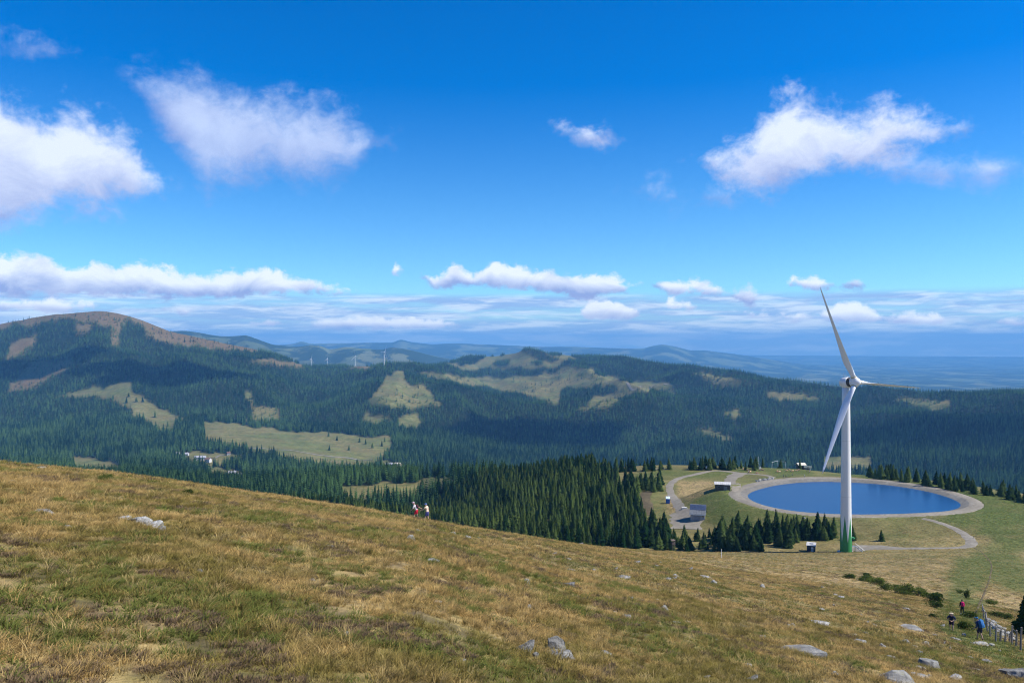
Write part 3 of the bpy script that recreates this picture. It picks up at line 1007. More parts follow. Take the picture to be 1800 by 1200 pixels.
TRUNK = trunk_mesh()
CROWNS = []
for s_ in range(6):
    v_, f_ = spruce_crown(100 + s_, 24, 11, True, (0.19, 0.22, 0.175, 0.20, 0.24, 0.185)[s_], (0.03, 0.04, 0.06, 0.03, 0.02, 0.08)[s_])
    CROWNS.append(mesh_obj('crown', v_, f_, NEEDLE_NEAR, do_link=False).data)


def merged_tree(seed, whorls, per, detail, rad, skirt, m=None):
    v, f = spruce_crown(seed, whorls, per, detail, rad, skirt)
    b = len(v)
    v = v + [(.014, 0, -.15), (-.007, .012, -.15), (-.007, -.012, -.15), (0, 0, .8)]
    f = f + [(b, b + 1, b + 3), (b + 1, b + 2, b + 3), (b + 2, b, b + 3)]
    o = mesh_obj('spruce_form', v, f, m or NEEDLE, do_link=False)
    return o


NEARFORM = [merged_tree(250 + i, 20, 10, True, (.18, .2, .165, .22)[i], .04, NEEDLE_NEAR) for i in range(4)]
MIDFORM = [merged_tree(200 + i, 17, 9, True, (.165, .18, .15, .2)[i], .04) for i in range(4)]
FARFORM = [merged_tree(300 + i, 9, 7, False, (.18, .2, .165, .22)[i], .03) for i in range(4)]


def scatter(name, forms, pts, rot, scl, idx, label=None, kind='stuff'):
    """geometry-node scatter of source forms on points"""
    me = bpy.data.meshes.new(name)
    me.vertices.add(len(pts))
    me.vertices.foreach_set('co', np.asarray(pts, np.float32).ravel())
    for nm, typ, arr, fld in (('i_rot', 'FLOAT_VECTOR', rot, 'vector'), ('i_scl', 'FLOAT_VECTOR', scl, 'vector'), ('i_idx', 'INT', idx, 'value')):
        a = me.attributes.new(nm, typ, 'POINT')
        a.data.foreach_set(fld, np.asarray(arr, np.int32 if typ == 'INT' else np.float32).ravel())
    o = link(bpy.data.objects.new(name, me))
    g = bpy.data.node_groups.new(name, 'GeometryNodeTree')
    g.interface.new_socket('Geometry', in_out='INPUT', socket_type='NodeSocketGeometry')
    g.interface.new_socket('Geometry', in_out='OUTPUT', socket_type='NodeSocketGeometry')
    N = NT(g)
    gi, go = N.add('NodeGroupInput'), N.add('NodeGroupOutput')
    join = N.add('GeometryNodeJoinGeometry')
    for f in reversed(forms):
        oi = N.add('GeometryNodeObjectInfo')
        oi.inputs['Object'].default_value = f
        oi.inputs['As Instance'].default_value = True
        N.l.new(oi.outputs['Geometry'], join.inputs[0])

    def attr(nm, typ):
        return N.add('GeometryNodeInputNamedAttribute', dict(data_type=typ), Name=nm).outputs[0]
    iop = N.add('GeometryNodeInstanceOnPoints')
    N.l.new(gi.outputs[0], iop.inputs['Points'])
    N.l.new(join.outputs[0], iop.inputs['Instance'])
    iop.inputs['Pick Instance'].default_value = True
    N.l.new(attr('i_idx', 'INT'), iop.inputs['Instance Index'])
    N.l.new(attr('i_rot', 'FLOAT_VECTOR'), iop.inputs['Rotation'])
    N.l.new(attr('i_scl', 'FLOAT_VECTOR'), iop.inputs['Scale'])
    N.l.new(iop.outputs[0], go.inputs[0])
    md = o.modifiers.new('scatter', 'NODES')
    md.node_group = g
    tag(o, label, kind=kind)
    return o


# ------------------------------------------------------------------ forests
# running skyline per terrain column, to leave out trees nothing of which shows
ELV = Z / YY
SKY = np.maximum.accumulate(ELV, 0)


def shown(X, Y, ztop, tol=0.004):
    px = CX + F * X / Y
    j = np.clip(np.searchsorted(pxs, px) - 1, 0, len(pxs) - 1)
    i = np.clip(np.searchsorted(Ys, Y * 0.985) - 1, 0, len(Ys) - 1)
    return ztop / Y > SKY[i, j] - tol


def cand(y0, y1, sp, pxa=-60, pxb=1860):
    """jittered grid of candidate stems between two distances"""
    xa, xb = (pxa - CX) / F * y1, (pxb - CX) / F * y1
    gx, gy = np.meshgrid(np.arange(xa, xb, sp), np.arange(y0, y1, sp))
    gx = gx + RNG.uniform(-.48, .48, gx.shape) * sp
    gy = gy + RNG.uniform(-.48, .48, gy.shape) * sp
    X, Y = gx.ravel(), gy.ravel()
    px = CX + F * X / Y
    k = (px > pxa) & (px < pxb)
    return X[k], Y[k]


T_ALL = []          # X, Y, z, height, zone


def put_trees(X, Y, h, zone):
    z = zat(X, Y)
    k = shown(X, Y, z + h)
    T_ALL.append(np.stack([X[k], Y[k], z[k], h[k], np.full(k.sum(), zone)], 1))


def forest_ok(X, Y, dens=1.0):
    z = zat(X, Y)
    px, py = proj(X, Y, z)
    a, b = jit(px, py, Y)
    mead = mask_of(MEADOWS, a, b, Y)
    for wl_ in WOODLETS:
        mead &= ~((Y > 4300) & in_poly(a, b, wl_))
    bad = mead | mask_of(BROWNS, a, b, Y)
    thin = fbm(X / 90, Y / 90, 77, 3)
    return ~bad & (RNG.random(X.shape) < np.clip(0.95 + 0.5 * thin, 0.25, 1) * dens)


# near wood below the slope, between the hill and the saddle
X, Y = cand(285, 640, 3.8, 500, 1200)
px_ = CX + F * X / Y
k = (Y > li(LN_T, 1, px_) - 8) & (px_ < 1104 + 46 * fbm(X / 22, Y / 22, 19, 3) - 50 * sstep(Y, 430, 520)) & forest_ok(X, Y) & ~near_road(X, Y, 1.0)
k &= ~((px_ > 1045) & (Y > 505))
X, Y = X[k], Y[k]
put_trees(X, Y, RNG.uniform(7.5, 14, X.shape) * (0.72 + 0.28 * sstep(Y, 300, 420)), 0)
X, Y = cand(640, 1300, 5.6)
k = forest_ok(X, Y) & ((CX + F * X / Y) < 1128)
X, Y = X[k], Y[k]
put_trees(X, Y, RNG.uniform(11, 18, X.shape), 1)
X, Y = cand(1300, 2500, 8.2)
k = forest_ok(X, Y)
X, Y = X[k], Y[k]
put_trees(X, Y, RNG.uniform(12, 25, X.shape), 2)
X, Y = cand(2500, 3600, 10.5)
k = forest_ok(X, Y)
X, Y = X[k], Y[k]
put_trees(X, Y, RNG.uniform(10, 24, X.shape), 3)
X, Y = cand(3600, 5700, 12.5)
k = forest_ok(X, Y)
X, Y = X[k], Y[k]
put_trees(X, Y, RNG.uniform(9, 24, X.shape), 4)
# scattered trees on the hill meadows
for poly, y0, y1, n in (([(985, 648), (1045, 648), (1085, 665), (1050, 680), (960, 690), (920, 690), (900, 668)], 2900, 4800, 150), ([(735, 657), (850, 668), (850, 680), (760, 668)], 3000, 4500, 45), ([(1020, 716), (1095, 686), (1185, 678), (1180, 692), (1060, 716)], 2800, 4500, 90),
                        ([(655, 702), (690, 660), (716, 660), (770, 710), (700, 715)], 2700, 4300, 40), ([(425, 690), (440, 690), (497, 722), (497, 738), (430, 742)], 2500, 3600, 60), ([(260, 575), (400, 605), (450, 616), (380, 612), (270, 592)], 3300, 4500, 120),
                        ([(200, 560), (225, 562), (215, 606), (195, 606)], 3200, 4200, 60), ([(0, 566), (100, 552), (180, 550), (230, 562), (150, 572), (60, 572)], 3300, 4300, 110), ([(20, 690), (60, 634), (128, 640), (60, 674)], 2700, 3900, 40), ([(880, 625), (1000, 626), (940, 645), (830, 648)], 4300, 5700, 25), ([(1225, 655), (1320, 675), (1270, 678)], 3300, 4800, 20), ([(1575, 702), (1670, 704), (1640, 720)], 2900, 4300, 25)):
    q = np.array(poly)
    xs_, ys_ = [], []
    for _ in range(n * 3):
        a, b = RNG.uniform(q[:, 0].min(), q[:, 0].max()), RNG.uniform(q[:, 1].min(), q[:, 1].max())
        if in_poly(np.array(a), np.array(b), poly) and len(xs_) < n:
            p = at(a, b, y0, y1)
            xs_.append(p.x)
            ys_.append(p.y)
    X, Y = np.array(xs_), np.array(ys_)
    put_trees(X, Y, RNG.uniform(10, 21, X.shape), 4)
# lone trees on the valley meadows and saddle: (px, py of foot, height m, key)
LONE = [(577, 767, 15, 'm'), (592, 774, 14, 'm'), (632, 777, 13, 'm'), (643, 780, 14, 'm'), (655, 787, 15, 'm'), (671, 784, 16, 'm'), (676, 776, 14, 'm'), (579, 791, 14, 'm'), (613, 791, 14, 'm'), (657, 768, 9, 'm'), (625, 764, 8, 'm'),
        (222, 708, 20, 'h'), (240, 706, 18, 'h'), (251, 706, 17, 'h'), (273, 733, 22, 'h'), (198, 702, 18, 'h'), (128, 700, 15, 'h'), (295, 749, 15, 'h'), (226, 697, 15, 'h'), (1550, 950, 4.6, 't'), (1500, 948, 6.0, 'b')]
# belts of young spruce round the saddle: (px, py of foot, height m)
BELT = []
rb = random.Random(5)


def belt(poly, n, h0, h1, gap):
    q = np.array(poly, float)
    got = []
    for _ in range(n * 60):
        if len(got) >= n:
            break
        a, b = rb.uniform(q[:, 0].min(), q[:, 0].max()), rb.uniform(q[:, 1].min(), q[:, 1].max())
        if not in_poly(np.array(a), np.array(b), poly):
            continue
        p = at(a, b, 260, 600)
        if any((p.x - g[0]) ** 2 + (p.y - g[1]) ** 2 < gap ** 2 for g in got) or near_road(np.array(p.x), np.array(p.y), 0.6):
            continue
        got.append((p.x, p.y))
    return [(x, y, rb.uniform(h0, h1) * (0.55 if 1180 < CX + F * x / y < 1262 and y < 345 else 1.0)) for x, y in got]


EDGE_BELT = belt([(1105, 966), (1150, 970), (1250, 970), (1335, 968), (1385, 962), (1385, 938), (1330, 938), (1260, 942), (1215, 947), (1165, 940), (1128, 915), (1100, 935)], 118, 5.0, 11.5, 2.2)
TURB_BELT = belt([(1385, 962), (1410, 948), (1468, 950), (1470, 936), (1400, 934), (1385, 940)], 26, 5.5, 9.5, 2.4)
YARD_WOOD = belt([(1098, 850), (1160, 848), (1162, 862), (1140, 868), (1145, 880), (1120, 884), (1128, 905), (1104, 905)], 48, 6, 11, 2.4)
BACK_ROW = belt([(1030, 826), (1150, 823), (1300, 822.8), (1330, 823.5), (1330, 826.5), (1180, 826), (1030, 832)], 46, 5.5, 9.5, 3.0)
RIGHT_ROW = belt([(1525, 841), (1570, 845), (1640, 857), (1700, 866), (1800, 884), (1830, 892), (1830, 886), (1800, 877), (1700, 859), (1640, 850), (1570, 839), (1525, 836)], 62, 5.5, 9.0, 3.0)
EXTRA = []
for a, b, h in ((1352, 824.5, 7), (1384, 824.8, 6.5), (1420, 827, 7), (1330, 825, 8)):
    p = at(a, b, 400, 600)
    EXTRA.append((p.x, p.y + 14, h))


def tree(x, y, h, seed, label, group):
    r = random.Random(seed)
    z = gz(x, y)
    o = empty('spruce_tree', (x, y, z - 0.05), r.uniform(0, 6.28), label, 'tree', group)
    w = r.uniform(1.05, 1.6)
    o.scale = (h * w, h * w, h)
    if label and group:
        o['label'] = ('slim ' if w < 1.32 else 'broad ') + label
    c = bpy.data.objects.new('crown', CROWNS[r.randrange(len(CROWNS))])
    link(c, o)
    t = bpy.data.objects.new('trunk', TRUNK)
    link(t, o)
    return o


SEED = 0
for lst, lab, grp in ((EDGE_BELT, 'spruce at the wood edge between the dry slope and the metal shed', 'spruces along the foot of the slope'),
                      (TURB_BELT, 'spruce in the short row behind the turbine hut', 'spruces beside the turbine hut'),
                      (YARD_WOOD, 'spruce beside the forest lane left of the blue toilet cabin', 'spruces by the forest lane'),
                      (BACK_ROW, 'small dark spruce in the row behind the cow pasture', 'spruces behind the pasture'),
                      (EXTRA, 'small dark spruce behind the drag lift frames', 'spruces behind the lift'),
                      (RIGHT_ROW, 'small dark spruce in the row beyond the far reservoir bank', 'spruces beyond the reservoir')):
    hs_ = sorted(t_[2] for t_ in lst)
    for x, y, h in lst:
        SEED += 1
        px_ = CX + F * x / y
        siz = 'low' if h < hs_[len(hs_) // 3] else 'tall' if h >= hs_[2 * len(hs_) // 3] else 'middling'
        where = lab
        if lst is EDGE_BELT:
            where = 'spruce at the foot of the slope ' + ('by the forest lane' if px_ < 1150 else 'by the hunting stand' if px_ < 1200 else 'in front of the metal shed' if px_ < 1248 else 'behind the marker post' if px_ < 1290 else 'between marker post and turbine hut')
        elif lst is BACK_ROW:
            where = 'spruce behind the pasture ' + ('next to the wood' if px_ < 1140 else 'behind the stone wall' if px_ < 1190 else 'behind the notice board' if px_ < 1270 else 'next to the lift mast')
        elif lst is RIGHT_ROW:
            where = 'spruce in the row ' + ('straight behind the reservoir' if px_ < 1650 else 'past the end of the reservoir')
        tree(x, y, h, SEED, siz + ' dark ' + where.replace('small dark ', ''), grp)
LAB = {'m': ('lone spruce dotted over the large valley meadow above the white road', 'spruces dotted over the valley meadow'),
       'h': ('lone spruce on the small tan meadow under the mountain', 'spruces on the mountain meadow'),
       't': ('single small spruce between the gravel lane and reservoir bank', None), 'b': ('dark spruce just behind the green turbine foot', None)}
for a, b, h, key in LONE:
    SEED += 1
    p = at(a, b, 285 if key in 'tb' else 1500, 400 if key in 'tb' else 3300)
    tree(p.x, p.y, h, SEED, *LAB[key])
pe = at(1806, 1118, 30, 140)
TR = tree(pe.x, pe.y, 4.4, 991, 'bushy young spruce behind the wooden fence', None)
TR.scale = (7.5, 7.5, 4.6)

TA = np.concatenate(T_ALL)
order = np.argsort(-TA[:, 3] / TA[:, 1])
n_left = max(0, 300 - SEED)
near_ids = [i for i in order if TA[i, 4] == 0][:n_left]
for i in near_ids:
    SEED += 1
    tree(TA[i, 0], TA[i, 1], TA[i, 3], SEED, 'tall spruce in the front of the wood below the hikers', 'spruces in the near wood')
rest = np.ones(len(TA), bool)
rest[near_ids] = False
TB = TA[rest]
print('trees', len(TA), 'single', SEED, [int((TA[:, 4] == q).sum()) for q in range(5)])
for name, label, sel, forms in (('spruce_wood', 'dense dark green spruce wood below the grassy slope', TB[:, 4] <= 0, NEARFORM),
                                ('valley_forest', 'dense spruce forest filling the valley', (TB[:, 4] > 0) & (TB[:, 4] <= 2), MIDFORM[:2] + FARFORM[:2]),
                                ('mountain_forest', 'bluish spruce forest covering the far mountain and hills', TB[:, 4] > 2, FARFORM)):
    t = TB[sel]
    n = len(t)
    h = t[:, 3]
    wd = RNG.uniform(0.9, 1.3, n) * (0.86 if name != 'spruce_wood' else 0.92)
    scatter(name, forms, t[:, :3] - np.array([0, 0, 0.1]), np.stack([RNG.uniform(-.03, .03, n), RNG.uniform(-.03, .03, n), RNG.uniform(0, 6.28, n)], 1),
            np.stack([h * wd, h * wd, h], 1), RNG.integers(0, len(forms), n), label)


# ------------------------------------------------------------------ wind turbines
def metal_paint(name, color, streak=0.10, rough=0.45):
    def f(N, b):
        tc = N.add('ShaderNodeTexCoord').outputs['Object']
        st = N.add('ShaderNodeVectorMath', dict(operation='MULTIPLY'), i0=tc, i1=(1.6, 1.6, 0.08)).outputs[0]
        n = N.noise(st, 1.2, 5, 0.7)
        n2 = N.noise(tc, 0.35, 3, 0.6)
        c = N.mix(N.ss(n, 0.55, 0.8, 0.0, streak * 3), color, tuple(k * 0.62 for k in color))
        return N.mix(N.ss(n2, 0.35, 0.7, 0.0, streak), c, tuple(k * 0.8 for k in color))
    return mat(name, rough=rough, spec=0.35, fn=f)


WHITE = metal_paint('white_paint', (0.76, 0.76, 0.75))
BLADE = metal_paint('blade_gelcoat', (0.74, 0.75, 0.77), 0.04, 0.35)
DARKM = mat('dark_metal', (0.055, 0.05, 0.05), 0.5, 0.3)
STEEL = mat('galvanised_steel', (0.34, 0.36, 0.38), 0.45, 0.5)
CONC = mat('concrete', (0.45, 0.43, 0.40), 0.9)


def tower_mat():
    def f(N, b):
        tc = N.add('ShaderNodeTexCoord').outputs['Object']
        x, y, z = N.add('ShaderNodeSeparateXYZ', None, i0=tc).outputs
        ang = N.m('ADD', N.m('ARCTAN2', y, x), math.radians(123.8) + math.tau)
        u = N.m('FRACT', N.m('MULTIPLY', ang, 6 / math.tau))
        tri = N.m('ABSOLUTE', N.m('SUBTRACT', N.m('MULTIPLY', u, 2.0), 1.0))      # 1 on the tip line
        hgt = N.m('ADD', N.m('MULTIPLY', tri, 10.2), 3.9)
        g = N.m('LESS_THAN', z, hgt)
        st = N.add('ShaderNodeVectorMath', dict(operation='MULTIPLY'), i0=tc, i1=(2.2, 2.2, 0.05)).outputs[0]
        n = N.noise(st, 1.0, 5, 0.7)
        wh = N.mix(N.ss(n, 0.52, 0.80, 0.0, 0.32), (0.75, 0.745, 0.73), (0.43, 0.40, 0.36))
        gr = N.mix(N.noise(st, 1.6, 3, 0.6), (0.030, 0.21, 0.055), (0.05, 0.28, 0.085))
        return N.mix(g, wh, gr)
    return mat('tower_paint', rough=0.42, spec=0.35, fn=f)


HUB_H, ROT_R = 64.0, 38.6


def blade_mesh():
    secs = []
    for i in range(22):
        t = i / 21
        r = 1.1 + (ROT_R - 1.1) * t
        ch = np.interp(r, [1.1, 2.6, 7.5, 12, 22, 32, 36.5, 38.2, 38.6], [1.75, 1.8, 3.15, 2.85, 1.85, 1.1, .72, .38, .12])
        th = np.interp(r, [1.1, 2.6, 5.5, 8, 14, 24, 38.6], [1.75, 1.75, 1.25, .85, .5, .26, .03])
        tw = math.radians(np.interp(r, [1, 6, 12, 22, 38.6], [26, 24, 14, 7, 3])) + math.radians(66)
        rd = np.interp(r, [1.1, 2.6, 7.5], [1, 1, 0])
        ring = []
        for k in range(18):
            a = math.tau * k / 18
            cx, cy = math.cos(a), math.sin(a)
            ax = ch * (0.5 * cx - 0.2 * (1 - rd))
            ay = th * 0.5 * cy * (rd + (1 - rd) * (0.55 + 0.45 * -cx if False else (0.35 + 0.65 * (0.5 - 0.5 * cx) ** 0.6)))
            bend = 0.5 * t * t
            ring.append((ax * math.cos(tw) - ay * math.sin(tw), ax * math.sin(tw) + ay * math.cos(tw) + bend, r))
        secs.append(ring)
    V = [v for s in secs for v in s]
    Fc = []
    for i in range(len(secs) - 1):
        for k in range(18):
            Fc.append((i * 18 + k, i * 18 + (k + 1) % 18, (i + 1) * 18 + (k + 1) % 18, (i + 1) * 18 + k))
    Fc.append(list(range(18))[::-1])
    Fc.append([len(V) - 18 + k for k in range(18)])
    o = mesh_obj('blade', V, Fc, BLADE, smooth=True, do_link=False)
    return o.data


BLADE_ME = blade_mesh()


def turbine(loc, alpha, thetas, label, group=None, full=True):
    T = empty('wind_turbine', loc, 0, label, 'wind turbine', group)
    top = HUB_H - 1.9
    bm = bmesh.new()
    lathe(bm, [(2.15, -0.5), (2.15, 0), (2.12, 1)] + [(2.12 + (1.38 - 2.12) * k / 12, 1 + (top - 1) * k / 12) for k in range(1, 13)], 48)
    tw = bm_obj('tower', bm, tower_mat() if full else WHITE, T, True)
    n = Vector((math.sin(alpha), -math.cos(alpha), 0))
    tilt = math.radians(5)
    ax = (n * math.cos(tilt) + Vector((0, 0, math.sin(tilt)))).normalized()
    e1 = Vector((math.cos(alpha), math.sin(alpha), 0))
    up = e1.cross(ax) * -1
    if up.z < 0:
        up = -up
    R3 = Matrix((e1, up, ax)).transposed().to_4x4()       # local z along the rotor axis
    hubc = Vector((0, 0, HUB_H)) + ax * 4.1

    def M(off):
        return Matrix.Translation(Vector((0, 0, HUB_H)) + ax * off) @ R3
    bm = bmesh.new()
    lathe(bm, [(0.5, -2.35), (1.2, -2.2), (1.75, -1.6), (1.95, -0.6), (1.98, 0.9), (1.9, 1.35)], 32, M(0))
    lathe(bm, [(1.42, top - 0.02), (1.62, top + 0.4), (1.6, HUB_H - 0.4)], 32)
    nac = bm_obj('nacelle', bm, WHITE, T, True)
    bm = bmesh.new()
    lathe(bm, [(1.62, 1.3), (1.78, 1.36), (1.82, 2.2), (1.62, 2.5)], 32, M(0))
    bm_obj('generator', bm, DARKM, T, True)
    bm = bmesh.new()
    lathe(bm, [(1.45, 2.45), (1.75, 2.7), (1.85, 3.5), (1.75, 4.6), (1.3, 5.4), (0.7, 5.9), (0.15, 6.05)], 32, M(0))
    for th in thetas:
        s = up * math.cos(math.radians(th)) + e1 * math.sin(math.radians(th))
        tube(bm, [hubc + s * 0.4, hubc + s * 1.5, hubc + s * 1.95], [1.35, 1.22, 1.0], 20)
    bm_obj('hub', bm, WHITE, T, True)
    for th in thetas:
        s = (up * math.cos(math.radians(th)) + e1 * math.sin(math.radians(th))).normalized()
        t = ax.cross(s).normalized()
        b = bpy.data.objects.new('blade', BLADE_ME)
        link(b, T)
        MB_ = Matrix.Translation(hubc + s * 0.4) @ Matrix((t, ax, s)).transposed().to_4x4()
        b.matrix_basis = MB_
        if full:
            bm = bmesh.new()
            lathe(bm, [(0.9, 0), (1.02, .02), (1.02, .22), (0.9, .24)], 24, Matrix.Translation(hubc + s * 1.85) @ Matrix((t, ax, s)).transposed().to_4x4())
            bm_obj('root_collar', bm, mat('collar_paint', (0.45, 0.36, 0.14), 0.6), b).matrix_parent_inverse = MB_.inverted()
    if full:
        for zz in (0.4, 21.0, 42.0):
            bm = bmesh.new()
            rr = 2.12 + (1.38 - 2.12) * max(zz - 1, 0) / (top - 1)
            lathe(bm, [(rr - .05, zz - .06), (rr + .025, zz - .05), (rr + .025, zz + .05), (rr - .05, zz + .06)], 48)
            bm_obj('flange', bm, mat('flange_paint', (0.55, 0.55, 0.53), 0.5) if zz > 1 else mat('green_paint', (0.035, 0.22, 0.06), 0.45), T)
        bm = bmesh.new()
        lathe(bm, [(3.1, -0.6), (3.1, 0.10), (2.9, 0.16)], 40)
        bm_obj('foundation', bm, CONC, T)
        # weather mast on the nacelle
        bm = bmesh.new()
        for dx in (-0.5, 0.3):
            p = Vector((0, 0, HUB_H + 1.9)) - n * 0.6 + e1 * dx
            tube(bm, [p, p + Vector((0, 0, 1.5))], 0.05, 6)
            box(bm, p + Vector((0, 0, 1.5)), (0.5, 0.08, 0.1))
        bm_obj('wind_sensor', bm, STEEL, T)
        # entrance on the right-hand side: door, hood, landing and stair
        d = Vector((0.96, -0.27, 0)).normalized()
        sd_ = Vector((-d.y, d.x, 0))
        rz = math.atan2(d.y, d.x)
        bm = bmesh.new()
        box(bm, d * 2.1 + Vector((0, 0, 3.6)), (0.14, 0.95, 2.1), rz, 0.03)
        dr = bm_obj('door', bm, mat('door_green', (0.03, 0.16, 0.05), 0.5), T)
        bm = bmesh.new()
        box(bm, d * 2.18 + sd_ * 0.33 + Vector((0, 0, 3.6)), (0.08, 0.05, 0.16), rz)
        bm_obj('handle', bm, STEEL, dr)
        bm = bmesh.new()
        for s in (-1, 1):
            box(bm, d * 2.5 + sd_ * 0.55 * s + Vector((0, 0, 5.35)), (1.0, 0.06, 0.5), rz)
        box(bm, d * 2.55 + Vector((0, 0, 5.65)), (1.2, 1.3, 0.1), rz, rot=Euler((0, 0.35, rz), 'XYZ'))
        bm_obj('door_hood', bm, mat('hood_green', (0.06, 0.33, 0.11), 0.5), T)
        bm = bmesh.new()
        a, b_ = d * 2.1 + Vector((0, 0, 2.5)), d * 3.2 + Vector((0, 0, 2.5))
        box(bm, (a + b_) / 2, (1.2, 1.3, 0.08), rz)
        for k in range(11):
            f = k / 11
            box(bm, b_ + d * (0.15 + 3.1 * f) + Vector((0, 0, -0.05 - 2.45 * f)), (0.3, 1.1, 0.05), rz)
        bm_obj('stair_treads', bm, STEEL, T)
        for s in (-1, 1):
            bm = bmesh.new()
            o1 = sd_ * 0.6 * s
            e_ = b_ + d * 3.4 + Vector((0, 0, -2.6))
            tube(bm, [b_ + o1, e_ + o1], 0.09, 6)
            tube(bm, [a + o1 + Vector((0, 0, 1.05)), b_ + o1 + Vector((0, 0, 1.05)), e_ + o1 + Vector((0, 0, 1.0))], 0.04, 6)
            for f in (0, 0.33, 0.66, 1):
                q = b_.lerp(e_, f) + o1
                tube(bm, [q, q + Vector((0, 0, 1.03))], 0.035, 6)
            tube(bm, [b_ + o1 * 0.9, b_ + o1 * 0.9 - Vector((0, 0, 2.9))], 0.06, 6)
            bm_obj('handrail', bm, STEEL, T)
    return T


tb = at(1487, 969.5, 250, 340)
TURB = turbine(tb - Vector((0, 0, 0.05)), math.radians(30), (95, -25, -145), 'tall white wind turbine with green spiked foot beside the reservoir')
for a, b, al, ths, hh in ((547, 645, 80, (20, 140, 260), 0.78), (575, 645, 62, (5, 125, 245), 0.80), (624, 645, 40, (-10, 110, 230), 0.95), (675, 648, 66, (30, 150, 270), 1.05)):
    p = at(a, b, 3800, 5600)
    t_ = turbine(p - Vector((0, 0, 3)), math.radians(al), ths, 'slender white wind turbine on the far forested ridge', 'turbines on the far ridge', False)
    t_.scale = (hh, hh, hh)

# ------------------------------------------------------------------ sheds, hut, cabin on the saddle
WOODG = None


def plank_mat(name, a, b_, sc=(7, 7, 0.5)):
    def f(N, b):
        tc = N.add('ShaderNodeTexCoord').outputs['Object']
        st = N.add('ShaderNodeVectorMath', dict(operation='MULTIPLY'), i0=tc, i1=sc).outputs[0]
        rnd = N.add('ShaderNodeObjectInfo').outputs['Random']
        n = N.noise(st, 2.0, 4, 0.65)
        return N.mix(N.m('ADD', N.m('MULTIPLY', n, 0.7), N.m('MULTIPLY', rnd, 0.35), None, True), a, b_)
    return mat(name, rough=0.9, spec=0.15, fn=f)


OLDWOOD = plank_mat('weathered_wood', (0.075, 0.055, 0.045), (0.20, 0.155, 0.125))
GREYWOOD = plank_mat('grey_wood', (0.14, 0.125, 0.11), (0.34, 0.31, 0.28))
TIN = mat('tin_roof', (0.50, 0.48, 0.45), 0.8, 0.0, 0.2, 0.8, 0.15)
BLUETIN = mat('slate_blue_roof', (0.035, 0.055, 0.11), 0.6, 0.0, 0.2, 0.9)
PLASTER = mat('grey_render', (0.36, 0.355, 0.34), 0.9, var=0.18)
PANE = mat('window_glass', (0.02, 0.03, 0.045), 0.12, spec=0.6)
FRAMEW = mat('white_frame', (0.7, 0.7, 0.68), 0.6)


def shed_wood(px, py):
    p = at(px, py, 380, 500)
    o = empty('wooden_shed', p - Vector((0, 0, 0.3)), math.radians(-14), 'dark timber shed with a pale flat roof beside the gravel road', 'shed')
    w, d, h = 7.4, 5.2, 3.0
    bm = bmesh.new()
    box(bm, (0, 0, h / 2), (w - .1, d - .1, h))
    wl = bm_obj('wall', bm, OLDWOOD, o)
    me = None
    for side in range(4):
        ln = w if side % 2 == 0 else d
        n = int(ln / 0.5)
        for k in range(n):
            c = (k + 0.5) / n * ln - ln / 2
            x, y = ((c, -d / 2), (w / 2, c), (c, d / 2), (-w / 2, c))[side]
            if me is None:
                bm = bmesh.new()
                box(bm, (0, 0, 0), (0.46, 0.06, h), 0, 0.01)
                q = bm_obj('plank', bm, OLDWOOD, wl)
                me = q.data
            else:
                q = bpy.data.objects.new('plank', me)
                link(q, wl)
            q.location = (x, y, h / 2 + random.Random(k * 7 + side).uniform(-.04, .02))
            q.rotation_euler = (0, 0, (0, math.pi / 2, 0, math.pi / 2)[side])
    bm = bmesh.new()
    box(bm, (0, 0, h + 0.2), (w + 0.9, d + 0.9, 0.16), 0, 0.02, Euler((math.radians(4), 0, 0)))
    rf = bm_obj('roof', bm, TIN, o)
    bm = bmesh.new()
    for k in range(9):
        box(bm, ((k - 4) * 0.95, 0, h + 0.305), (0.05, d + 0.88, 0.05), 0, 0, Euler((math.radians(4), 0, 0)))
    bm_obj('roof_seam', bm, STEEL, rf)
    bm = bmesh.new()
    box(bm, (1.4, -d / 2 - 0.06, 1.1), (1.6, 0.07, 2.2), 0, 0.02)
    dr = bm_obj('door', bm, GREYWOOD, o)
    bm = bmesh.new()
    box(bm, (0.75, -d / 2 - 0.12, 1.1), (0.06, 0.06, 0.2))
    bm_obj('handle', bm, STEEL, dr)
    bm = bmesh.new()
    box(bm, (-1.7, -d / 2 - 0.05, 1.7), (1.1, 0.06, 0.7), 0, 0.02)
    wn = bm_obj('window', bm, GREYWOOD, o)
    bm = bmesh.new()
    box(bm, (-1.7, -d / 2 - 0.075, 1.7), (0.9, 0.05, 0.5))
    bm_obj('pane', bm, PANE, wn)
    return o


shed_wood(1270, 859)


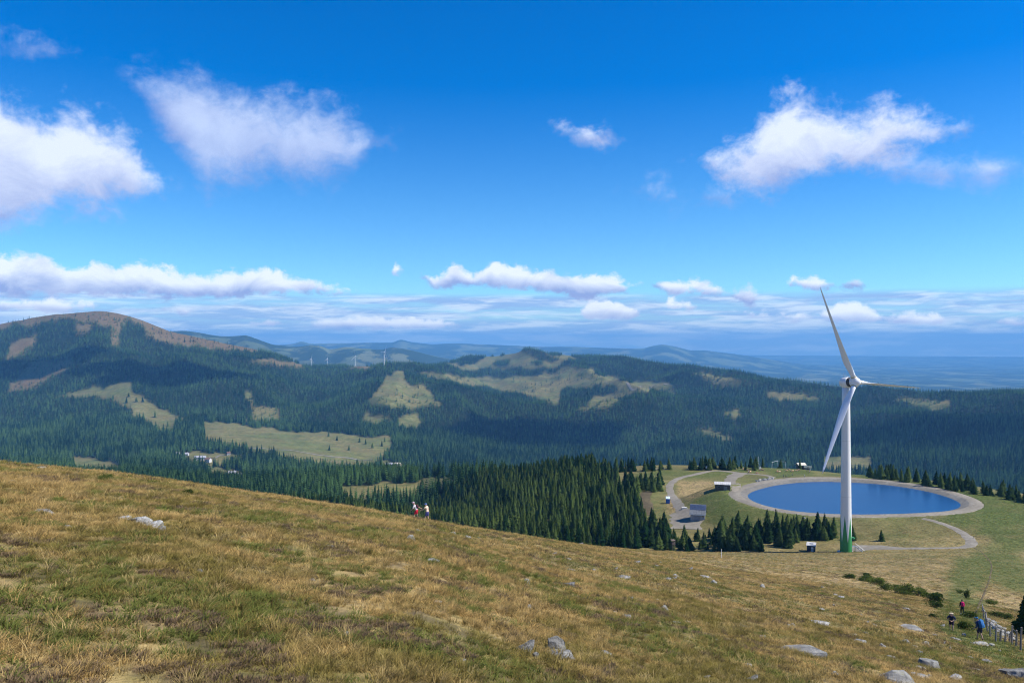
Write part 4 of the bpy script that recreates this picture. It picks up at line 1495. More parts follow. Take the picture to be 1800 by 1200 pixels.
def gable(o, w, d, h, rise, wall_m, roof_m, ov=0.45, thick=0.16, roof_name='roof'):
    """walls with gable ends (ridge along y) and two roof slabs"""
    bm = bmesh.new()
    vs = [bm.verts.new(v) for v in ((-w / 2, -d / 2, -.8), (w / 2, -d / 2, -.8), (w / 2, -d / 2, h), (0, -d / 2, h + rise), (-w / 2, -d / 2, h),
                                    (-w / 2, d / 2, -.8), (w / 2, d / 2, -.8), (w / 2, d / 2, h), (0, d / 2, h + rise), (-w / 2, d / 2, h))]
    for f in ((0, 1, 2, 3, 4), (9, 8, 7, 6, 5), (1, 6, 7, 2), (0, 4, 9, 5), (0, 5, 6, 1), (2, 7, 8, 3), (3, 8, 9, 4)):
        bm.faces.new([vs[i] for i in f])
    wl = bm_obj('wall', bm, wall_m, o)
    sl_ = math.atan2(rise, w / 2)
    ln = math.hypot(rise, w / 2) + ov
    rf = None
    bm = bmesh.new()
    for s in (-1, 1):
        c = Vector((s * (math.cos(sl_) * ln / 2), 0, h + rise + thick * 0.6 - math.sin(sl_) * ln / 2))
        box(bm, c, (ln + 0.06, d + 2 * ov, thick), rot=Euler((0, s * sl_, 0)))
    rf = bm_obj(roof_name, bm, roof_m, o)
    return wl, rf


def window(o, c, w, h, rz=0.0, frame=FRAMEW):
    bm = bmesh.new()
    box(bm, c, (w, 0.12, h), rz, 0.02)
    f = bm_obj('window', bm, frame, o)
    bm = bmesh.new()
    n = Vector((math.sin(rz), -math.cos(rz), 0))
    for sx in (-1, 1):
        box(bm, Vector(c) + n * 0.04 + Vector((math.cos(rz), math.sin(rz), 0)) * sx * w * 0.24, (w * 0.4, 0.08, h * 0.82), rz)
    bm_obj('pane', bm, PANE, f)


def shed_metal(px, py):
    p = at(px, py, 330, 460)
    o = empty('metal_shed', p, math.radians(-16), 'grey shed with a dark blue metal roof beside the gravel yard', 'shed')
    w, d, h, yr_, rise = 6.4, 7.4, 3.0, 1.4, 3.2
    bm = bmesh.new()
    vs = [bm.verts.new(v) for v in ((-w / 2, -d / 2, -1), (w / 2, -d / 2, -1), (w / 2, d / 2, -1), (-w / 2, d / 2, -1), (-w / 2, -d / 2, h), (w / 2, -d / 2, h), (w / 2, d / 2, h), (-w / 2, d / 2, h), (-w / 2, yr_, h + rise), (w / 2, yr_, h + rise))]
    for f in ((0, 1, 5, 4), (2, 3, 7, 6), (1, 2, 6, 9, 5), (3, 0, 4, 8, 7), (4, 5, 9, 8), (6, 7, 8, 9), (3, 2, 1, 0)):
        bm.faces.new([vs[i] for i in f])
    bm_obj('wall', bm, PLASTER, o)
    GB = mat('grey_blue_roof', (0.13, 0.14, 0.15), 0.75, 0.0, 0.2, 0.9)
    for sgn, run in ((1, yr_ + d / 2), (-1, d / 2 - yr_)):
        a = math.atan2(rise, run) * sgn
        ext = 1 + 0.6 / run
        ln = math.hypot(rise, run) * ext
        c = Vector((0, yr_ - sgn * run * ext / 2, h + rise - rise * ext / 2 + 0.12))
        E_ = Euler((a, 0, 0))
        bm = bmesh.new()
        box(bm, c, (w + 0.9, ln + 0.06, 0.14), rot=E_)
        rf = bm_obj('roof', bm, GB, o)
        nrm = E_.to_matrix() @ Vector((0, 0, 1))
        alo = E_.to_matrix() @ Vector((0, 1, 0))
        if sgn > 0:
            for r_ in range(2):
                for k in range(5):
                    bm = bmesh.new()
                    box(bm, c + nrm * 0.13 + alo * (ln * 0.30 - r_ * ln * 0.26 + 0.1) + Vector(((k - 2) * 1.42, 0, 0)), (1.36, ln * 0.245, 0.06), rot=E_)
                    bm_obj('solar_panel', bm, BLUETIN, rf)
        for k in range(7):
            bm = bmesh.new()
            box(bm, c + nrm * 0.085 + Vector(((k - 3) * 1.15, 0, 0)), (0.06, ln, 0.06), rot=E_)
            bm_obj('roof_seam', bm, STEEL, rf)
    bm = bmesh.new()
    box(bm, (0, -d / 2 - 0.66, h - 0.42), (w + 0.9, 0.12, 0.26))
    bm_obj('gutter', bm, FRAMEW, o)
    bm = bmesh.new()
    box(bm, (-0.4, -d / 2 - 0.03, 1.3), (2.6, 0.1, 2.6), 0, 0.02)
    dr = bm_obj('door', bm, mat('grey_door', (0.27, 0.27, 0.28), 0.6), o)
    bm = bmesh.new()
    box(bm, (0.75, -d / 2 - 0.1, 1.2), (0.08, 0.08, 0.25))
    bm_obj('handle', bm, DARKM, dr)
    window(o, (2.3, -d / 2 - 0.02, 1.9), 1.0, 0.8)
    window(o, (-w / 2 - 0.02, -1.5, 1.9), 1.0, 0.8, -math.pi / 2)
    window(o, (-w / 2 - 0.02, 1.5, 1.9), 1.0, 0.8, -math.pi / 2)
    return o


shed_metal(1227, 911)


def toilet(px, py):
    p = at(px, py, 340, 470)
    o = empty('toilet_cabin', p, math.radians(-10), 'blue portable toilet cabin with a pale roof at the roadside', 'toilet cabin')
    BL = mat('blue_plastic', (0.02, 0.10, 0.38), 0.4)
    bm = bmesh.new()
    box(bm, (0, 0, 1.25), (2.0, 2.0, 2.4), 0, 0.06)
    bm_obj('wall', bm, BL, o)
    bm = bmesh.new()
    box(bm, (0, 0.1, 2.85), (2.2, 2.35, 0.16), 0, 0.05, Euler((math.radians(22), 0, 0)))
    box(bm, (0, 0.45, 2.6), (1.9, 1.0, 0.6))
    bm_obj('roof', bm, mat('pale_plastic', (0.62, 0.74, 0.80), 0.35), o)
    bm = bmesh.new()
    box(bm, (0, -1.01, 1.15), (1.2, 0.08, 2.0), 0, 0.02)
    dr = bm_obj('door', bm, mat('blue_door', (0.03, 0.14, 0.45), 0.4), o)
    bm = bmesh.new()
    box(bm, (0.45, -1.07, 1.15), (0.08, 0.06, 0.2))
    bm_obj('handle', bm, STEEL, dr)
    bm = bmesh.new()
    for sx in (-1, 1):
        box(bm, (sx * 0.8, 0, 0.02), (0.2, 2.1, 0.14))
    bm_obj('skid', bm, DARKM, o)


toilet(1174, 884)


def turbine_hut(px, py):
    p = at(px, py, 270, 340)
    o = empty('transformer_hut', p, math.radians(-24), 'small dark transformer hut with pale sloping roof beside the turbine', 'hut')
    DW = mat('dark_cladding', (0.05, 0.05, 0.065), 0.7, var=0.25)
    w, d, h = 3.0, 2.6, 2.5
    bm = bmesh.new()
    box(bm, (0, 0, h / 2 - .3), (w, d, h + .5))
    bm_obj('wall', bm, DW, o)
    bm = bmesh.new()
    box(bm, (0, 0, h + 0.22), (w + 0.5, d + 0.6, 0.12), 0, 0.02, Euler((math.radians(13), 0, 0)))
    rf = bm_obj('roof', bm, TIN, o)
    bm = bmesh.new()
    box(bm, (0.1, 0.1, h + 0.33), (1.4, 1.0, 0.08), 0, 0, Euler((math.radians(13), 0, 0)))
    bm_obj('vent_panel', bm, STEEL, rf)
    bm = bmesh.new()
    box(bm, (0.45, -d / 2 - 0.04, 1.0), (0.95, 0.08, 1.9), 0, 0.02)
    dr = bm_obj('door', bm, STEEL, o)
    bm = bmesh.new()
    box(bm, (0.45, -d / 2 - 0.09, 1.45), (0.75, 0.04, 0.6))
    bm_obj('louvre', bm, FRAMEW, dr)
    bm = bmesh.new()
    box(bm, (0.45, -d / 2 - 0.09, 0.45), (0.75, 0.04, 0.4))
    bm_obj('louvre', bm, FRAMEW, dr)


turbine_hut(1426, 968)


# concrete block beside the yard, posts, boards
def block(px, py, s, m, name, label, cat, rz=0.0, yr=(300, 600), dz=0.0):
    p = at(px, py, *yr)
    bm = bmesh.new()
    box(bm, (0, 0, s[2] / 2 - 0.2), (s[0], s[1], s[2] + 0.4), 0, 0.04)
    box(bm, (0, 0, s[2] + 0.02), (s[0] * 1.06, s[1] * 1.06, 0.1), 0, 0.02)
    o = bm_obj(name, bm, m)
    o.location = p + Vector((0, 0, dz))
    o.rotation_euler = (0, 0, rz)
    return tag(o, label, cat)


block(1203, 894, (2.4, 1.6, 0.7), mat('pale_concrete', (0.55, 0.53, 0.48), 0.9), 'concrete_slab', 'pale concrete block beside the yard of the metal shed', 'block')


def post_sign(px, py, h, board, label, m=GREYWOOD, yr=(200, 600)):
    p = at(px, py, *yr)
    o = empty('marker_post', p, 0, label, 'post')
    bm = bmesh.new()
    tube(bm, [(0, 0, -0.3), (0, 0, h)], [0.09, 0.07], 8)
    bm_obj('post', bm, m, o)
    if board:
        bm = bmesh.new()
        box(bm, (0, -0.1, h - board[1] / 2), (board[0], 0.05, board[1]), 0, 0.01)
        bm_obj('board', bm, mat('yellow_board', (0.6, 0.5, 0.1), 0.6) if 'yellow' in label else FRAMEW, o)


post_sign(1268, 982, 2.3, None, 'thin pale marker post standing in grass before the wood', FRAMEW)
post_sign(1711, 946, 1.6, (0.7, 0.45), 'signpost with yellow board at the bend of gravel lane')
post_sign(1243, 826, 2.6, (1.9, 1.4), 'white notice board behind the pasture road')


def high_seat(px, py):
    p = at(px, py, 240, 330)
    o = empty('hunting_stand', p, 0.3, 'dark wooden hunting stand at the wood edge', 'hunting stand')
    for sx in (-1, 1):
        for sy in (-1, 1):
            bm = bmesh.new()
            tube(bm, [(sx * 0.75, sy * 0.75, -0.3), (sx * 0.5, sy * 0.5, 2.6)], 0.08, 6)
            bm_obj('leg', bm, OLDWOOD, o)
    bm = bmesh.new()
    box(bm, (0, 0, 3.0), (1.3, 1.3, 1.0), 0, 0.02)
    bm_obj('cabin', bm, OLDWOOD, o)
    bm = bmesh.new()
    box(bm, (0, 0, 4.2), (1.6, 1.6, 0.1), 0, 0.02, Euler((0.15, 0, 0)))
    for sx in (-1, 1):
        tube(bm, [(sx * .6, -.6, 3.4), (sx * .6, -.6, 4.2)], 0.05, 6)
        tube(bm, [(sx * .6, .6, 3.4), (sx * .6, .6, 4.2)], 0.05, 6)
    bm_obj('roof', bm, OLDWOOD, o)
    bm = bmesh.new()
    for k in range(7):
        tube(bm, [(-.3, -.95 + k * .05, .3 + k * .36), (.3, -.95 + k * .05, .3 + k * .36)], 0.03, 6)
    bm_obj('ladder', bm, OLDWOOD, o)


high_seat(1183, 968)


def lift_frame(px0, px1, py, label):
    p, q = at(px0, py, 430, 600), at(px1, py, 430, 600)
    o = empty('lift_pylon', (p + q) / 2, math.atan2(q.y - p.y, q.x - p.x), label, 'lift pylon', 'drag lift pylons')
    w = (q - p).length / 2
    hh = 4.6
    for s in (-1, 1):
        bm = bmesh.new()
        tube(bm, [(s * w, 0, -0.4), (s * w * 0.78, 0, hh)], [0.16, 0.13], 8)
        bm_obj('leg', bm, mat('pale_steel', (0.5, 0.52, 0.5), 0.5), o)
    bm = bmesh.new()
    tube(bm, [(-w * 0.95, 0, hh), (w * 0.95, 0, hh)], 0.14, 8)
    cb = bm_obj('crossbeam', bm, MATS['pale_steel'], o)
    bm = bmesh.new()
    for s in (-0.6, 0.6):
        lathe(bm, [(0.3, -0.06), (0.3, 0.06)], 12, Matrix.Translation((s * w, 0, hh - 0.3)) @ Matrix.Rotation(math.pi / 2, 4, 'X'))
    bm_obj('pulley', bm, DARKM, cb)


lift_frame(1356.4, 1367.8, 822.5, 'pale steel drag lift frame behind the grazing cows')
lift_frame(1370.4, 1381.4, 822.5, 'pale steel drag lift frame behind the grazing cows')


def mast(px, py, h):
    p = at(px, py, 430, 600)
    o = empty('lift_mast', p, 0.2, 'slim pale lattice mast behind the cow pasture', 'mast')
    for sx, sy in ((-1, -1), (1, -1), (0, 1)):
        bm = bmesh.new()
        tube(bm, [(sx * .35, sy * .35, -.3), (sx * .12, sy * .12, h)], 0.07, 6)
        bm_obj('leg', bm, MATS['pale_steel'], o)
    bm = bmesh.new()
    for k in range(9):
        f, g = k / 9, (k + 1) / 9
        a, b = .35 - .23 * f, .35 - .23 * g
        tube(bm, [(-a, -a, h * f), (b, -b, h * g)], 0.035, 5)
        tube(bm, [(a, -a, h * f), (0, b, h * g)], 0.035, 5)
        tube(bm, [(0, a, h * f), (-b, -b, h * g)], 0.035, 5)
    bm_obj('bracing', bm, MATS['pale_steel'], o)
    bm = bmesh.new()
    tube(bm, [(1.2, 0, -.3), (1.0, 0, 3.2)], 0.08, 6)
    tube(bm, [(1.5, 0, -.3), (1.0, 0, 3.2)], 0.08, 6)
    box(bm, (1.1, 0, 0.5), (1.6, 0.9, 0.9), 0, 0.03)
    bm_obj('winch', bm, MATS['pale_steel'], o)


mast(1333, 823.5, 8.2)


def house(px, py, yr, w, d, h, rise, rz, wallm, roofm, label, floors=2, wins=4, chim=True, cat='house', name='house', dz=0.0):
    p = at(px, py, *yr)
    o = empty(name, p + Vector((0, 0, dz)), rz, label, cat)
    _, rf = gable(o, d, w, h, rise, wallm, roofm, 0.7, 0.25)
    for ch in o.children:
        ch.rotation_euler = (0, 0, math.pi / 2)
    for fl in range(floors):
        for k in range(wins):
            window(o, ((k + 0.5) / wins * w - w / 2, -d / 2 - 0.03, h * (fl + 0.55) / floors), w / wins * 0.42, h / floors * 0.45)
    bm = bmesh.new()
    box(bm, (0.2, -d / 2 - 0.05, 1.0), (1.2, 0.14, 2.1))
    bm_obj('door', bm, OLDWOOD, o)
    if chim:
        bm = bmesh.new()
        box(bm, (0.8, -w * 0.2, h + rise + 0.5), (0.8, 0.8, 1.8))
        bm_obj('chimney', bm, PLASTER, rf)
    return o


WHITEW = mat('white_render', (0.58, 0.58, 0.57), 0.9)
CREAM = mat('cream_roof', (0.62, 0.58, 0.46), 0.8)
LIGHTR = mat('light_metal_roof', (0.36, 0.36, 0.38), 0.7)
REDR = mat('brown_roof', (0.17, 0.10, 0.075), 0.85)
house(1407.5, 823, (500, 620), 4.6, 4.0, 2.6, 1.0, 0.15, OLDWOOD, CREAM, 'small lift cabin with cream roof behind the pasture', 1, 2, False, 'cabin', 'lift_cabin', 0.6)
house(1420, 825, (500, 620), 3.6, 3.0, 1.6, 0.8, -0.4, mat('grey_wall', (0.3, 0.3, 0.3)), mat('grey_green_roof', (0.13, 0.16, 0.14), 0.7), 'low grey green roofed hut beside the cream roofed cabin', 1, 1, False, 'hut', 'pasture_hut', 0.2)
VIL = [
    (352, 809, 22, 10, 7.0, 3.0, 0.15, WHITEW, LIGHTR, 'long white guesthouse among spruces on the valley floor', 3, 8),
    (366, 812, 11, 9, 6.5, 3, -0.3, WHITEW, REDR, 'white house at the right end of the guesthouse', 2, 3),
    (409, 834, 13, 9, 4.2, 2.5, 0.3, mat('brown_wall', (0.2, 0.14, 0.1)), LIGHTR, 'brown house with wide pale roof at the forest meadow', 2, 3),
    (420, 837, 11, 8, 3.6, 2.2, 0.2, WHITEW, LIGHTR, 'white walled house below the brown house with pale roof', 1, 3),
    (328, 801, 9, 8, 5, 2.5, 0.1, WHITEW, LIGHTR, 'small white house uphill of the long guesthouse', 2, 2),
    (402, 799, 7, 6, 4.5, 2.2, 0.4, WHITEW, REDR, 'tiny white house at the end of the meadow lane', 1, 2),
    (312, 800, 8, 7, 5, 2.5, 0.0, WHITEW, LIGHTR, 'white house half hidden in the forest edge', 2, 2),
    (684, 819, 16, 9, 4.5, 2.5, 0.2, mat('slate_wall', (0.25, 0.25, 0.27)), LIGHTR, 'grey farmhouse in the forest clearing below the white road', 1, 4),
    (699, 817, 12, 7, 3.5, 2, -0.1, mat('tan_wall', (0.42, 0.36, 0.27)), CREAM, 'tan farm building beside the grey farmhouse', 1, 2),
]
for a, b, w, d, h, ri, rz, wm, rm, lab, fl, wn in VIL:
    house(a, b, (1250, 2600), w, d, h, ri, rz, wm, rm, lab, fl, wn)


# ------------------------------------------------------------------ rocks
def rock_mat(name, a, b_, lich=0.35):
    def f(N, b):
        tc = N.add('ShaderNodeTexCoord').outputs['Object']
        n = N.noise(tc, 2.2, 6, 0.7)
        n2 = N.noise(tc, 7.0, 4, 0.7)
        c = N.mix(N.ss(n, 0.32, 0.68), a, b_)
        c = N.mix(N.ss(n2, 0.58, 0.66, 0.0, lich), c, (0.075, 0.07, 0.06))
        c = N.mix(N.ss(N.noise(tc, 3.7, 4, 0.6), 0.60, 0.68, 0.0, lich), c, (0.33, 0.32, 0.14))
        bp = N.add('ShaderNodeBump', None, Strength=0.9, Distance=0.12, Height=N.noise(tc, 5.0, 6, 0.75))
        N.put(b.inputs['Normal'], bp.outputs[0])
        return c
    return mat(name, rough=0.92, spec=0.15, fn=f)


ROCK = rock_mat('lichened_rock', (0.15, 0.145, 0.13), (0.35, 0.34, 0.31))
ROCKW = rock_mat('pale_rock', (0.24, 0.23, 0.205), (0.48, 0.46, 0.42), 0.35)


def rock_mesh(seed, sub=3, flat=0.5, m=ROCK):
    r = random.Random(seed)
    bm = bmesh.new()
    bmesh.ops.create_icosphere(bm, subdivisions=sub, radius=0.5)
    planes = [(Vector((r.gauss(0, 1), r.gauss(0, 1), r.gauss(0.2, 0.8))).normalized(), r.uniform(0.20, 0.40)) for _ in range(11)]
    planes += [(Vector((r.uniform(-.3, .3), r.uniform(-.3, .1), 1)).normalized(), r.uniform(.16, .24)), (Vector((r.uniform(-.9, .9), -1, .5)).normalized(), r.uniform(.22, .3))]
    off = r.uniform(0, 50)
    for v in bm.verts:
        p = v.co.copy()
        for n, d in planes:
            e = p.dot(n) - d
            if e > 0:
                p -= n * e
        k = 1 + 0.13 * float(fbm(p.x * 4 + off, p.y * 4 + p.z * 3, 9, 3)) + 0.12 * float(fbm(p.z * 9 + off, p.x * 9 + p.y * 7, 4, 2))
        v.co = Vector((p.x, p.y, p.z * flat)) * k
    sc = Vector([0.5 / max(max(abs(v.co[a]) for v in bm.verts), .01) for a in range(2)] + [1])
    for v in bm.verts:
        v.co = Vector((v.co.x * sc.x, v.co.y * sc.y, v.co.z))
    bmesh.ops.recalc_face_normals(bm, faces=bm.faces)
    me = bpy.data.meshes.new('rock')
    bm.to_mesh(me)
    bm.free()
    me.materials.append(m)
    return me


ROCKS_FLAT = [rock_mesh(s, 3, 0.55) for s in range(4)] + [rock_mesh(s + 20, 3, 0.5, ROCKW) for s in range(3)]
ROCK_WHITE = rock_mat('white_rock', (0.40, 0.39, 0.36), (0.66, 0.65, 0.61), 0.2)
ROCKS_PALE = [rock_mesh(s + 60, 3, 0.8, ROCK_WHITE) for s in range(3)]
ROCKS_TALL = [rock_mesh(s + 40, 3, 1.0) for s in range(3)]
RK = [0]


def rock(px, py, wpx, hpx, label, group=None, mesh=None, rz=None, name='rock', yr=(8, 400), ratio=None):
    """rock whose foot shows at a photo pixel, sized by its width and height there"""
    RK[0] += 1
    r = random.Random(RK[0] * 13 + 5)
    p = at(px, py, *yr)
    w = wpx * p.y / F
    h = hpx * p.y / F * 1.15
    me = mesh or ROCKS_FLAT[r.randrange(len(ROCKS_FLAT))]
    ext = max(v.co.z for v in me.vertices) - min(v.co.z for v in me.vertices)
    o = bpy.data.objects.new(name, me)
    link(o)
    dd = w * (ratio or r.uniform(0.6, 0.95))
    o.scale = (w * 1.08, dd, 1.5 * h / ext)
    o.rotation_euler = (r.uniform(-.12, .12), r.uniform(-.1, .1), rz if rz is not None else r.uniform(-.5, .5))
    o.location = p + Vector((0, dd * 0.25, 0.06 * h))
    o.location.z = gz(o.location.x, o.location.y) + 0.10 * h
    if group and 'row' not in label:
        wm = 'tiny' if w < .35 else 'small' if w < .65 else 'middling' if w < 1.2 else 'broad'
        tone_ = 'pale' if me in ROCKS_FLAT[4:] else 'grey'
        shp = 'flat' if hpx / wpx < .36 else 'blocky'
        label = f'{wm} {tone_} {shp} stone ' + label.split('stone ', 1)[1]
    return tag(o, label, 'rock', group)


rock(243, 920, 60, 22, 'big white ragged outcrop on the upper slope near the shrub', mesh=ROCKS_PALE[0], ratio=0.5, rz=-0.25)
rock(266, 928, 34, 17, 'white jagged block joining the lower side of the ragged outcrop', mesh=ROCKS_PALE[1], ratio=0.6, rz=0.3)
rock(219, 913, 38, 10, 'low white slab at the upper end of the ragged outcrop', mesh=ROCKS_PALE[2], ratio=0.5)
rock(281, 935, 24, 13, 'dark jagged stone at the lower end of the ragged outcrop', mesh=ROCKS_FLAT[0], ratio=0.6)
rock(73, 901, 32, 10, 'pale flat rock alone on the upper slope', mesh=ROCKS_FLAT[6])
rock(66, 823, 26, 5, 'white flat rock on the skyline of the slope', mesh=ROCKS_FLAT[5])
rock(977, 1148, 34, 36, 'upright grey boulder with lichen in the clump of boulders', mesh=ROCKS_TALL[0], rz=0.2)
rock(985, 1158, 62, 22, 'long leaning grey slab in front of the upright boulder', mesh=ROCKS_FLAT[1], rz=0.45, ratio=0.7)
rock(925, 1146, 38, 18, 'rounded grey boulder beside the upright one in the clump', mesh=ROCKS_FLAT[2])
rock(940, 1157, 15, 15, 'small tan stone lying between the clumped boulders', mesh=ROCKS_TALL[1])
rock(1063, 1150, 28, 9, 'white flaky stone in dark heather near the boulder clump', mesh=ROCKS_FLAT[5])
rock(1425, 1152, 92, 20, 'broad flat grey slab in the grass uphill of hikers', mesh=ROCKS_FLAT[3], ratio=0.5, rz=-0.15)
rock(1585, 1204, 78, 20, 'huge grey slab at the lower edge of the stony slope', mesh=ROCKS_FLAT[0], ratio=0.6, rz=-0.3)
rock(1638, 1172, 42, 20, 'knobbly grey outcrop on the stony slope below the hikers', mesh=ROCKS_FLAT[1])
rock(1787, 1192, 48, 19, 'large cracked grey boulder below the wooden fence', mesh=ROCKS_FLAT[2])
rock(1722, 1133, 34, 8, 'long pale slab at the feet of the blue hiker', mesh=ROCKS_FLAT[6], ratio=0.4, rz=0)
rock(1743, 1135, 12, 7, 'short pale stone at the end of the long slab', mesh=ROCKS_FLAT[5])
for lab, grp, lst in (
        ('small stone in the dry grass below the walking couple', 'stones below the walking couple',
         [(720, 951, 24, 12), (757, 986, 28, 6), (796, 938, 11, 6), (795, 946, 9, 4), (819, 945, 20, 6), (843, 947, 8, 4), (746, 935, 16, 5), (736, 934, 12, 5), (575, 963, 26, 8), (765, 1062, 22, 11), (725, 1004, 10, 5)]),
        ('small stone on the middle slope between couple and boulder clump', 'stones on the middle slope',
         [(924, 1024, 18, 8), (975, 974, 9, 4), (1000, 983, 9, 4), (1002, 1003, 20, 5), (1001, 1030, 22, 8), (1096, 1015, 34, 5), (1082, 1001, 11, 4), (1121, 989, 14, 4), (1108, 1003, 8, 4), (930, 1070, 16, 8), (938, 944, 10, 3), (985, 1028, 12, 5), (1022, 956, 8, 3)]),
        ('small stone on the slope between boulder clump and turbine', 'stones on the slope towards the turbine',
         [(1243, 1016, 26, 5), (1215, 1001, 8, 5), (1176, 1019, 12, 7), (1189, 1013, 14, 4), (1103, 1086, 20, 10), (1156, 1057, 10, 5), (1169, 1072, 18, 8), (1080, 1077, 9, 5), (1186, 1095, 26, 5), (1205, 1028, 8, 3), (1230, 1062, 8, 4), (1440, 1096, 40, 6), (1395, 1100, 14, 4), (1340, 1120, 14, 5)]),
        ('pale stone scattered on the greener slope by the hikers', 'stones by the hikers',
         [(1612, 1108, 42, 8), (1514, 1130, 28, 8), (1554, 1137, 14, 6), (1594, 1131, 20, 5), (1612, 1139, 15, 6), (1618, 1148, 15, 7), (1629, 1133, 18, 6), (1618, 1176, 20, 8), (1570, 1157, 20, 6), (1683, 1196, 30, 14), (1625, 1192, 42, 9), (1714, 1178, 16, 6), (1694, 1166, 16, 7), (1694, 1118, 15, 4),
          (1684, 1125, 20, 5), (1658, 1101, 11, 4), (1524, 1095, 11, 4), (1538, 1099, 10, 4), (1525, 1115, 13, 5), (1738, 1165, 18, 9), (1759, 1145, 6, 4), (1660, 1131, 10, 4), (1672, 1140, 8, 4), (1645, 1116, 9, 3), (1500, 1118, 16, 6), (1325 + 0, 1196, 24, 8), (1470, 1186, 16, 6)]),
        ('small grey stone in the heather of the upper slope', 'stones in the upper heather', [(14, 846, 20, 4), (120, 926, 14, 5), (350, 1004, 15, 7), (330, 1000, 10, 4), (607, 1119, 26, 9), (645, 1131, 18, 6), (548, 1020, 12, 5), (370, 968, 10, 4), (95, 838, 12, 3), (640, 905, 9, 3), (690, 900, 8, 3)])):
    for a, b, w, h in lst:
        rock(a, b, w, h, lab, grp)
_rs = random.Random(77)
for k in range(34):
    a = _rs.uniform(1180, 1720)
    b = _rs.uniform(1000 + (a - 1180) * 0.10, 1195)
    w = _rs.uniform(5, 15)
    rock(a, b, w, w * _rs.uniform(.28, .5), 'flat little stone half sunk in the grass of the lower slope', 'half sunk stones on the lower slope')
for k in range(14):
    a = _rs.uniform(640, 1180)
    b = _rs.uniform(950 + max(0, a - 700) * .06, 1180)
    w = _rs.uniform(5, 12)
    rock(a, b, w, w * _rs.uniform(.3, .5), 'tiny grey stone half sunk in the grass below the couple', 'half sunk stones below the couple')
for k in range(11):
    rock(1331 + k * 2.75, 846.5 - k * 0.42 + (k % 2) * 0.5, 4.6 + (k * 7 % 3), 4.2 + (k % 3), 'pale boulder in the row laid along the reservoir road', 'boulder row by the reservoir', mesh=ROCKS_FLAT[4 + k % 3], yr=(380, 520))
rock(1414, 911, 6, 3, 'white stone on the grass below the reservoir bank', mesh=ROCKS_FLAT[5], yr=(300, 420))


# ------------------------------------------------------------------ fence and stone pile
def stone_pile():
    c = at(1757, 1108, 30, 140)
    o = empty('stone_pile', c, 0, 'heap of pale broken stones beside the wooden fence', 'stone pile')
    r = random.Random(8)
    for k in range(46):
        f = r.random()
        px, py = 1738 + 42 * f + r.uniform(-6, 6), 1091 + 30 * f + r.uniform(-5, 7)
        p = at(px, py, 30, 140)
        s = bpy.data.objects.new('stone', ROCKS_FLAT[3 + r.randrange(4)])
        link(s, o)
        w = r.uniform(0.35, 0.95)
        s.scale = (w, w * r.uniform(.6, 1), w * r.uniform(.6, 1.1))
        s.location = p - c + Vector((0, 0, r.uniform(0.0, 0.28)))
        s.rotation_euler = (r.uniform(-.4, .4), r.uniform(-.4, .4), r.uniform(0, 6))


stone_pile()


def fence():
    feet = [(1727, 1076), (1729, 1087), (1732, 1100), (1736, 1110), (1741, 1119), (1750, 1127), (1758, 1127), (1767, 1128), (1774, 1127), (1779, 1132), (1786, 1136), (1794, 1144)]
    hts = [1.3, 1.5, 1.6, 1.4, 1.5, 1.3, 1.2, 1.2, 1.0, 1.7, 1.5, 2.0]
    P0 = [at(a, b, 30, 140) for a, b in feet]
    o = empty('wooden_fence', P0[0], 0, 'weathered wooden post fence running down past the stone heap', 'fence')
    r = random.Random(4)
    tops = []
    for p, h in zip(P0, hts):
        bm = bmesh.new()
        q = p - P0[0]
        t = q + Vector((r.uniform(-.12, .12), r.uniform(-.1, .1), h * 0.95))
        tube(bm, [q - Vector((0, 0, .3)), q.lerp(t, .5) + Vector((r.uniform(-.03, .03), 0, 0)), t], [0.085, 0.08, 0.065], 7)
        bm_obj('post', bm, GREYWOOD, o)
        tops.append((q, t))
    for (q0, t0), (q1, t1) in list(zip(tops, tops[1:]))[:6]:
        bm = bmesh.new()
        tube(bm, [q0.lerp(t0, .88), q1.lerp(t1, .88)], [0.06, 0.05], 6)
        bm_obj('rail', bm, GREYWOOD, o)
    for f in (0.35, 0.6, 0.85):
        bm = bmesh.new()
        tube(bm, [q.lerp(t, f) for q, t in tops], 0.008, 4)
        bm_obj('wire', bm, STEEL, o)


fence()


# ------------------------------------------------------------------ shrubs
def shrub_mesh(seed, n=900, leaf=0.05, flat=0.75):
    r = random.Random(seed)
    V, Fc = [], []
    lobes = [(r.uniform(-.3, .3), r.uniform(-.3, .3), r.uniform(.25, .6), r.uniform(.22, .38)) for _ in range(7)]
    for k in range(n):
        lx, ly, lz, lr = lobes[r.randrange(7)]
        d = Vector((r.gauss(0, 1), r.gauss(0, 1), r.gauss(0, 1))).normalized() * lr * r.random() ** 0.4
        p = Vector((lx, ly, lz * flat)) + d
        p.z = max(p.z, 0.02)
        a, b = Vector((r.gauss(0, 1), r.gauss(0, 1), r.gauss(0, .7))).normalized(), Vector((r.gauss(0, 1), r.gauss(0, 1), r.gauss(0.4, 1))).normalized()
        s = leaf * r.uniform(.6, 1.5)
        i = len(V)
        V += [p - a * s, p + b * s * .6, p + a * s, p - b * s * .6]
        Fc += [(i, i + 1, i + 2, i + 3)]
    return mesh_obj('foliage', V, Fc, LEAF, do_link=False).data


SHRUBS = [shrub_mesh(s) for s in range(4)]
bm_ = bmesh.new()
for k_ in range(5):
    a_ = k_ * 1.256
    tube(bm_, [(0, 0, -.05), (math.cos(a_) * .12, math.sin(a_) * .12, .25), (math.cos(a_) * .3, math.sin(a_) * .3, .5)], [.02, .014, .006], 5)
STEM_ME = bpy.data.meshes.new('stem')
bm_.to_mesh(STEM_ME)
bm_.free()
STEM_ME.materials.append(BARK)


